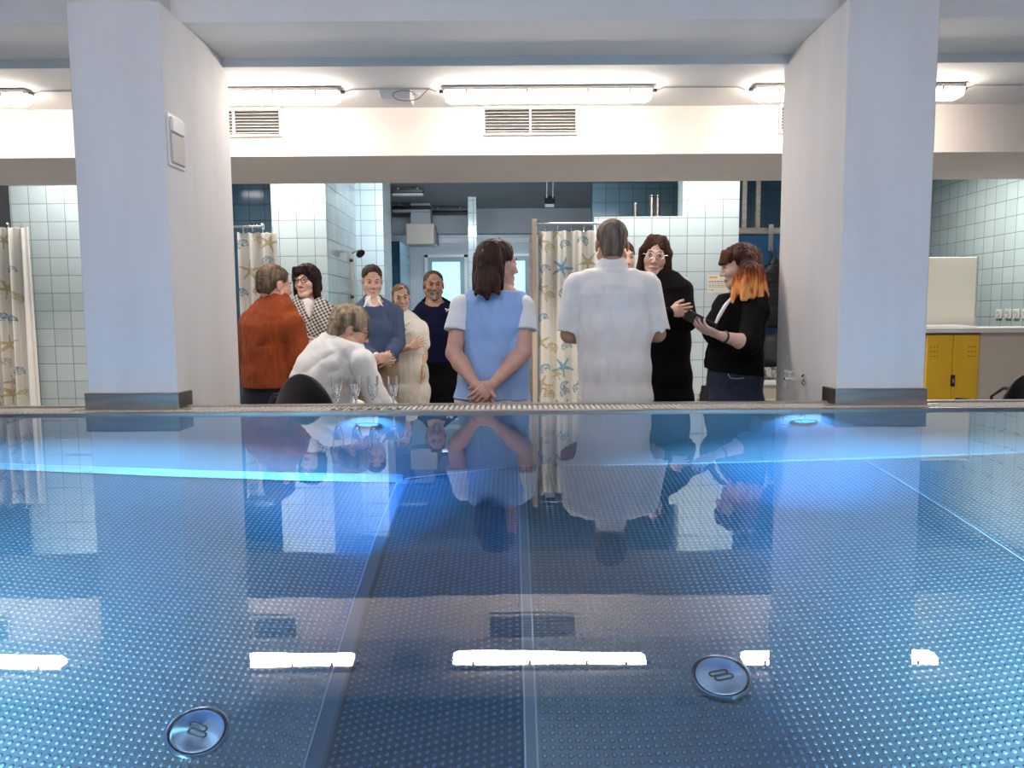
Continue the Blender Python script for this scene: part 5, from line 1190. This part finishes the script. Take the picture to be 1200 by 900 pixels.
ch.location = (W(322, 455, 3.74).x, 3.74, FLOOR); ch.scale = (1.02, 1.0, 1.37); ch.rotation_euler = (0, math.radians(11), math.radians(-22)); tag(ch, 'black chair carrying the seated man in the white shirt', 'chair', 'black chairs behind the pool')
c2 = copy_tree(ch); c2.scale = (1, 1, 1.20); c2.location = (W(1208, 460, 4.9).x, 4.9, FLOOR); c2.rotation_euler = (0, math.radians(-6), math.radians(25)); c2['label'] = 'black chair back showing in front of the beige counter at the picture edge'

# right bay: counter, lockers, board, sockets
o = empty('counter', (0, 0, 0)); tag(o, 'long beige counter with a pale worktop below the wall sockets', 'counter')
x0 = W(1086, 430, 5.85).x; x1 = W(1148, 430, 5.85).x; zt = W(1150, 387, 5.85).z
box('worktop', x0 - .10, 4.49, 5.83, 6.44, zt - .02, zt + .02, M['counter'], o, .004); box('front_panel', x1 + .004, 4.49, 5.87, 6.42, FLOOR, zt - .02, M['beige'], o)
o = empty('yellow_locker', (x0, 5.86, FLOOR)); tag(o, 'yellow two-door locker under the counter beside the tap pillar', 'locker'); hh = zt - .03 - FLOOR; wd2 = (x1 - x0) / 2
box('carcass', -.02, x1 - x0, .02, .5, .0, hh, M['beige'], o)
for k in (0, 1):
    d = box('door', k * wd2 + .002, (k + 1) * wd2 - .002, 0, .02, .03, hh - .005, M['yellow'], o, .003); b = MB()
    for i in range(3):
        for j in range(3): cx = (.035 if k == 0 else wd2 * 2 - .035 - .05) + i * .024; b.lathe([(0, 0), (.0045, 0), (.0045, .002), (0, .002)], (cx, 0, hh - .10 - j * .036), 8, (0, -1, 0))
    b.build('vent_holes', M['channel'], d)
hx, hz = W(1116, 446, 5.86).x - x0, W(1116, 446, 5.86).z - FLOOR
h_ = box('handle', hx - .016, hx + .016, -.012, 0, hz - .045, hz + .045, M['black'], o, .004); MB().box(hx - .004, hx + .004, -.0135, -.012, hz - .016, hz + .016).build('handle_label', M['grey_plastic'], h_)
b0, b1 = W(1060, 340, 6.5).x, W(1145, 340, 6.5).x; zt2 = W(1100, 301, 6.5).z
o = empty('tall_cabinet', (b0, 6.5, FLOOR)); tag(o, 'tall plain cream cabinet standing behind the counter', 'cabinet')
box('body', 0, b1 - b0, .02, .45, 0, zt2 - FLOOR, M['board'], o, .003); box('door', .004, b1 - b0 - .004, 0, .019, .05, zt2 - FLOOR - .004, M['board'], o, .003); MB().box(b1 - b0 - .012, b1 - b0 + .001, -.003, .02, .05, zt2 - FLOOR).build('edge_strip', M['steel'], o)
for i, (px, lb) in enumerate(((1166, 'white wall socket nearest the cream cabinet'), (1177, 'white wall socket, second from the cream cabinet'), (1186.5, 'white wall socket, third from the cream cabinet'), (1197, 'white wall socket farthest from the cream cabinet'))):
    yy = 4.49 / ((px - 600) / F) * .996; p = W(px, 368, yy)
    if i == 0:
        sk = empty('wall_socket'); box('cover_plate', -.012, 0, -.042, .042, -.042, .042, M['white_plastic'], sk, .004)
        b = MB(); b.lathe([(.026, .010), (.024, .016), (.021, .016), (.021, .012)], (0, 0, 0), 20, (-1, 0, 0)); b.build('socket_well', M['grey_plastic'], sk, True)
        q = sk
    else: q = copy_tree(sk)
    q.location = (4.499, yy, p.z); tag(q, lb, 'socket', 'sockets on the aqua tiled wall')
p0 = W(1100, 381, 6.1); o = MB().box(3.30, 3.75, 6.02, 6.30, zt + .021, zt + .030, .003).box(3.36, 3.70, 6.05, 6.28, zt + .030, zt + .038, .003).build('paper_sheets', M['white_plastic']); tag(o, 'white papers lying on the counter above the yellow locker', 'papers')

# notices on the tiled pier
def notice(px0, px1, py0, py1, label, hdr=True):
    y = 6.4005; a, c = W(px0, py0, y), W(px1, py1, y); o = empty('notice', ((a.x + c.x) / 2, y, (a.z + c.z) / 2)); tag(o, label, 'notice')
    w_, h_ = (c.x - a.x) / 2, (a.z - c.z) / 2
    box('paper', -w_, w_, -.003, 0, -h_, h_, mat('notice_paper', (.86, .80, .68), .6), o)
    if hdr:
        box('heading', -w_ * .85, -w_ * .05, -.0036, -.003, h_ * .66, h_ * .86, mat('notice_heading', (.78, .42, .10), .6), o)
        b = MB(); rr = random.Random(3)
        for z, th in ((.28, .055), (.02, .02), (-.14, .02), (-.30, .025), (-.62, .03)):
            x = -w_ * .86
            while x < w_ * (.8 if z > -.5 else -.4):
                l = rr.uniform(.01, .028); b.box(x, min(x + l, w_ * .85), -.0036, -.003, z * h_ - th * h_, z * h_ + th * h_); x += l + .006
        b.build('print_lines', mat('notice_ink', (.15, .12, .09), .6), o)
notice(829, 853, 322.5, 343.5, 'cream notice with an orange heading on the tiles beside the red-haired woman')
notice(801, 807, 325, 346, 'plain paper edge on the tiles behind the woman in black', False)

# niche: blue panel, clothes rail, jacket, bag, bench
YN = 6.9
xa, xb = W(864, 300, YN).x, W(930, 300, YN).x
o = empty('blue_partition', ((xa + xb) / 2, YN + .05, FLOOR)); tag(o, 'blue cubicle partition with a steel top rail behind the red-haired woman', 'partition'); wv = (xb - xa) / 2
ztp = W(890, 272, YN).z - FLOOR
box('panel', -wv, wv, 0, .03, .12, ztp - .02, M['blue_panel'], o); box('top_rail', -wv, wv, -.02, .045, ztp - .015, ztp + .045, M['steel'], o, .004)
for x in (W(874, 250, YN).x, W(890, 250, YN).x, ):
    box('upright', x - o.location.x - .02, x - o.location.x + .02, -.01, .03, ztp + .045, 2.72, M['steel'], o)
for x in (-wv + .05, wv - .05): box('foot', x - .02, x + .02, 0, .03, 0, .12, M['steel'], o)
hx_ = W(906, 275, YN - .06).x; hz_ = W(906, 275, YN - .06).z
o = MB().box(hx_ - .022, hx_ + .022, YN - .012, YN - .002, hz_ - .14, hz_ + .10, .004).tube([(hx_, YN - .012, hz_ - .12), (hx_, YN - .04, hz_ - .155), (hx_, YN - .05, hz_ - .12)], .006, 8).build('coat_hook', M['steel_bright']); tag(o, 'long steel over-door hook holding the black jacket', 'hook')
jx = W(904, 340, YN - .10)
def jp(px, py, dy=0): return C(px, py, YN - .12 + dy)
V, Q = sdf_mesh([Seg(jp(907, 302), jp(906, 316), .03, .10, L=X_, da=.03, db=.06), Seg(jp(906, 316), jp(906, 355), .11, .13, L=X_, da=.06, db=.07), Seg(jp(906, 355), jp(907, 378), .13, .12, L=X_, da=.07, db=.06), Seg(jp(898, 318), jp(895, 362), .05, .045), Noise(.012, (9, 9, 14), 4), Noise(.006, (4, 4, 45), 6, True)], .006)
lo = V.min(0); jk = np_obj('hanging_jacket', V, Q, mat('black_quilt', (.012, .012, .014), .45), None, None, Vector(((V[:, 0].mean()), V[:, 1].mean(), lo[2]))); tag(jk, 'black padded jacket hanging on the hook beside the tap pillar', 'jacket')
b = MB(); kk = jp(907, 296); b.tube([(kk[0] + .02 * math.cos(t), kk[1], kk[2] + .03 * math.sin(t)) for t in [2 * PI * k / 14 for k in range(15)]], .004, 6); h_ = b.build('hanging_loop', M['black'], jk); h_.location = -jk.location
V, Q = sdf_mesh([Seg(jp(905, 401, -.02), jp(905, 418, -.02), .12, .13, L=X_, da=.08, db=.09), Noise(.008, (10, 10, 10), 3)], .007)
lo = V.min(0); bg = np_obj('shoulder_bag', V, Q, mat('grey_bag', (.035, .035, .037), .55), None, None, Vector((V[:, 0].mean(), V[:, 1].mean(), lo[2]))); tag(bg, 'dark grey bag below the black jacket in the niche', 'bag')
b = MB(); b.tube([jp(897, 388, -.06), jp(899, 378, -.07), jp(908, 376, -.07), jp(914, 388, -.06)], .008, 8); h_ = b.build('strap', M['black'], bg, True); h_.location = -bg.location
zb_ = W(900, 444, YN - .2).z; x0_, x1_ = W(888, 450, YN - .3).x, W(925, 450, YN - .3).x
o = empty('changing_bench', ((x0_ + x1_) / 2, YN - .2, FLOOR)); tag(o, 'pale bench with a boxy base in the niche behind the jeans', 'bench'); wv = (x1_ - x0_) / 2
box('bench_top', -wv, wv, -.2, .15, zb_ - FLOOR - .04, zb_ - FLOOR, M['counter'], o, .005); box('bench_base', -wv + .03, wv - .03, -.15, .13, 0, zb_ - FLOOR - .04, M['beige'], o); box('drawer_front', -wv + .06, wv - .06, -.165, -.15, .25, zb_ - FLOOR - .16, M['board'], o, .004)
bp = C(903, 433, YN - .25)
V, Q = sdf_mesh([Seg(bp + np.array([-.07, 0, -.01]), bp + np.array([.10, .02, .0]), .06, .055, L=(0, 1, 0), da=.05, db=.06), Noise(.012, (22, 22, 30), 8, True)], .006)
V[:, 2] += zb_ + .0 - V[:, 2].min()
cl = np_obj('folded_clothes', V, Q, mat('patterned_cloth', (.04, .04, .045), .7, col2=(.6, .58, .54), nscale=30), None, None, Vector((V[:, 0].mean(), V[:, 1].mean(), V[:, 2].min()))); tag(cl, 'black and white patterned clothes heaped on the bench', 'clothes')

# far room: unlit lights, boxes, posts
def offlamp(px0, px1, py0, py1, Y, label, m1, m2, drop=.0):
    a, c = W(px0, py0, Y), W(px1, py1, Y); o = empty('unlit_ceiling_light', ((a.x + c.x) / 2, Y, c.z)); tag(o, label, 'ceiling light', 'unlit lights in the far room')
    w_, h_ = (c.x - a.x) / 2, a.z - c.z
    box('housing', -w_, w_, -.06, .06, h_ * .45, h_, m1, o, .006); box('lamp_diffuser', -w_ * .97, w_ * .97, -.05, .05, 0, h_ * .45, m2, o, .01)
    for x in (-w_ * .6, w_ * .6): MB().tube([(x, 0, h_), (x, 0, 1.86 - c.z)], .006, 6).build('hanger', M['grey_plastic'], o)
    return o
offlamp(459, 497, 223, 230, 8.6, 'unlit dark tube light nearest the tiled pier in the far room', M['black'], M['lens_off'])
offlamp(460, 505, 242, 249, 9.8, 'unlit grey tube light in front of the far lintel', M['black'], M['far_wall'])
offlamp(505, 548, 246, 250, 10.1, 'thin black strip on the far lintel above the door', M['black'], M['black'])  # plain black strip for a dark gap, built with the lamp shape
offlamp(505, 549, 268, 274, 11.4, 'white strip light above the frosted door', M['frame'], M['frame'])
o = offlamp(638, 650, 231, 242, 8.2, 'single grey light tilted down over the shower frame', M['black'], M['lens_off']); o.rotation_euler = (math.radians(25), 0, 0)
a, c = W(478, 264, 9.9), W(511, 288, 9.9); o = empty('ventilation_box', ((a.x + c.x) / 2, 9.9, c.z)); tag(o, 'grey ventilation box hanging beside the far door', 'ventilation box'); w_ = (c.x - a.x) / 2
box('casing', -w_, w_, -.2, .2, 0, a.z - c.z, M['beige'], o, .01); box('duct', -w_ * .7, w_ * .7, -.12, .12, a.z - c.z, 1.86 - c.z, M['far_ceil'], o); box('side_flap', w_ - .002, w_ + .02, -.2, .18, .0, .17, M['black'], o)
for px, py0, py1, r_ in ((745, 238, 0, .02), (764, 229, 0, .026), (771, 229, 0, .02)):
    a = W(px, py0, 7.4); o = MB().lathe([(r_ * 1.1, 0), (r_ * 1.1, .01), (r_, .015), (r_, a.z - FLOOR - .02), (r_ * 1.2, a.z - FLOOR - .015), (r_ * 1.2, a.z - FLOOR)], (0, 0, 0), 16).build('steel_post', M['steel']); o.location = (a.x, 7.4, FLOOR)
    tag(o, {745: 'short steel post behind the low tiled partition', 764: 'thicker steel post behind the low tiled partition', 771: 'slim steel post beside the thicker one behind the low partition'}[px], 'post', 'steel posts behind the low partition')
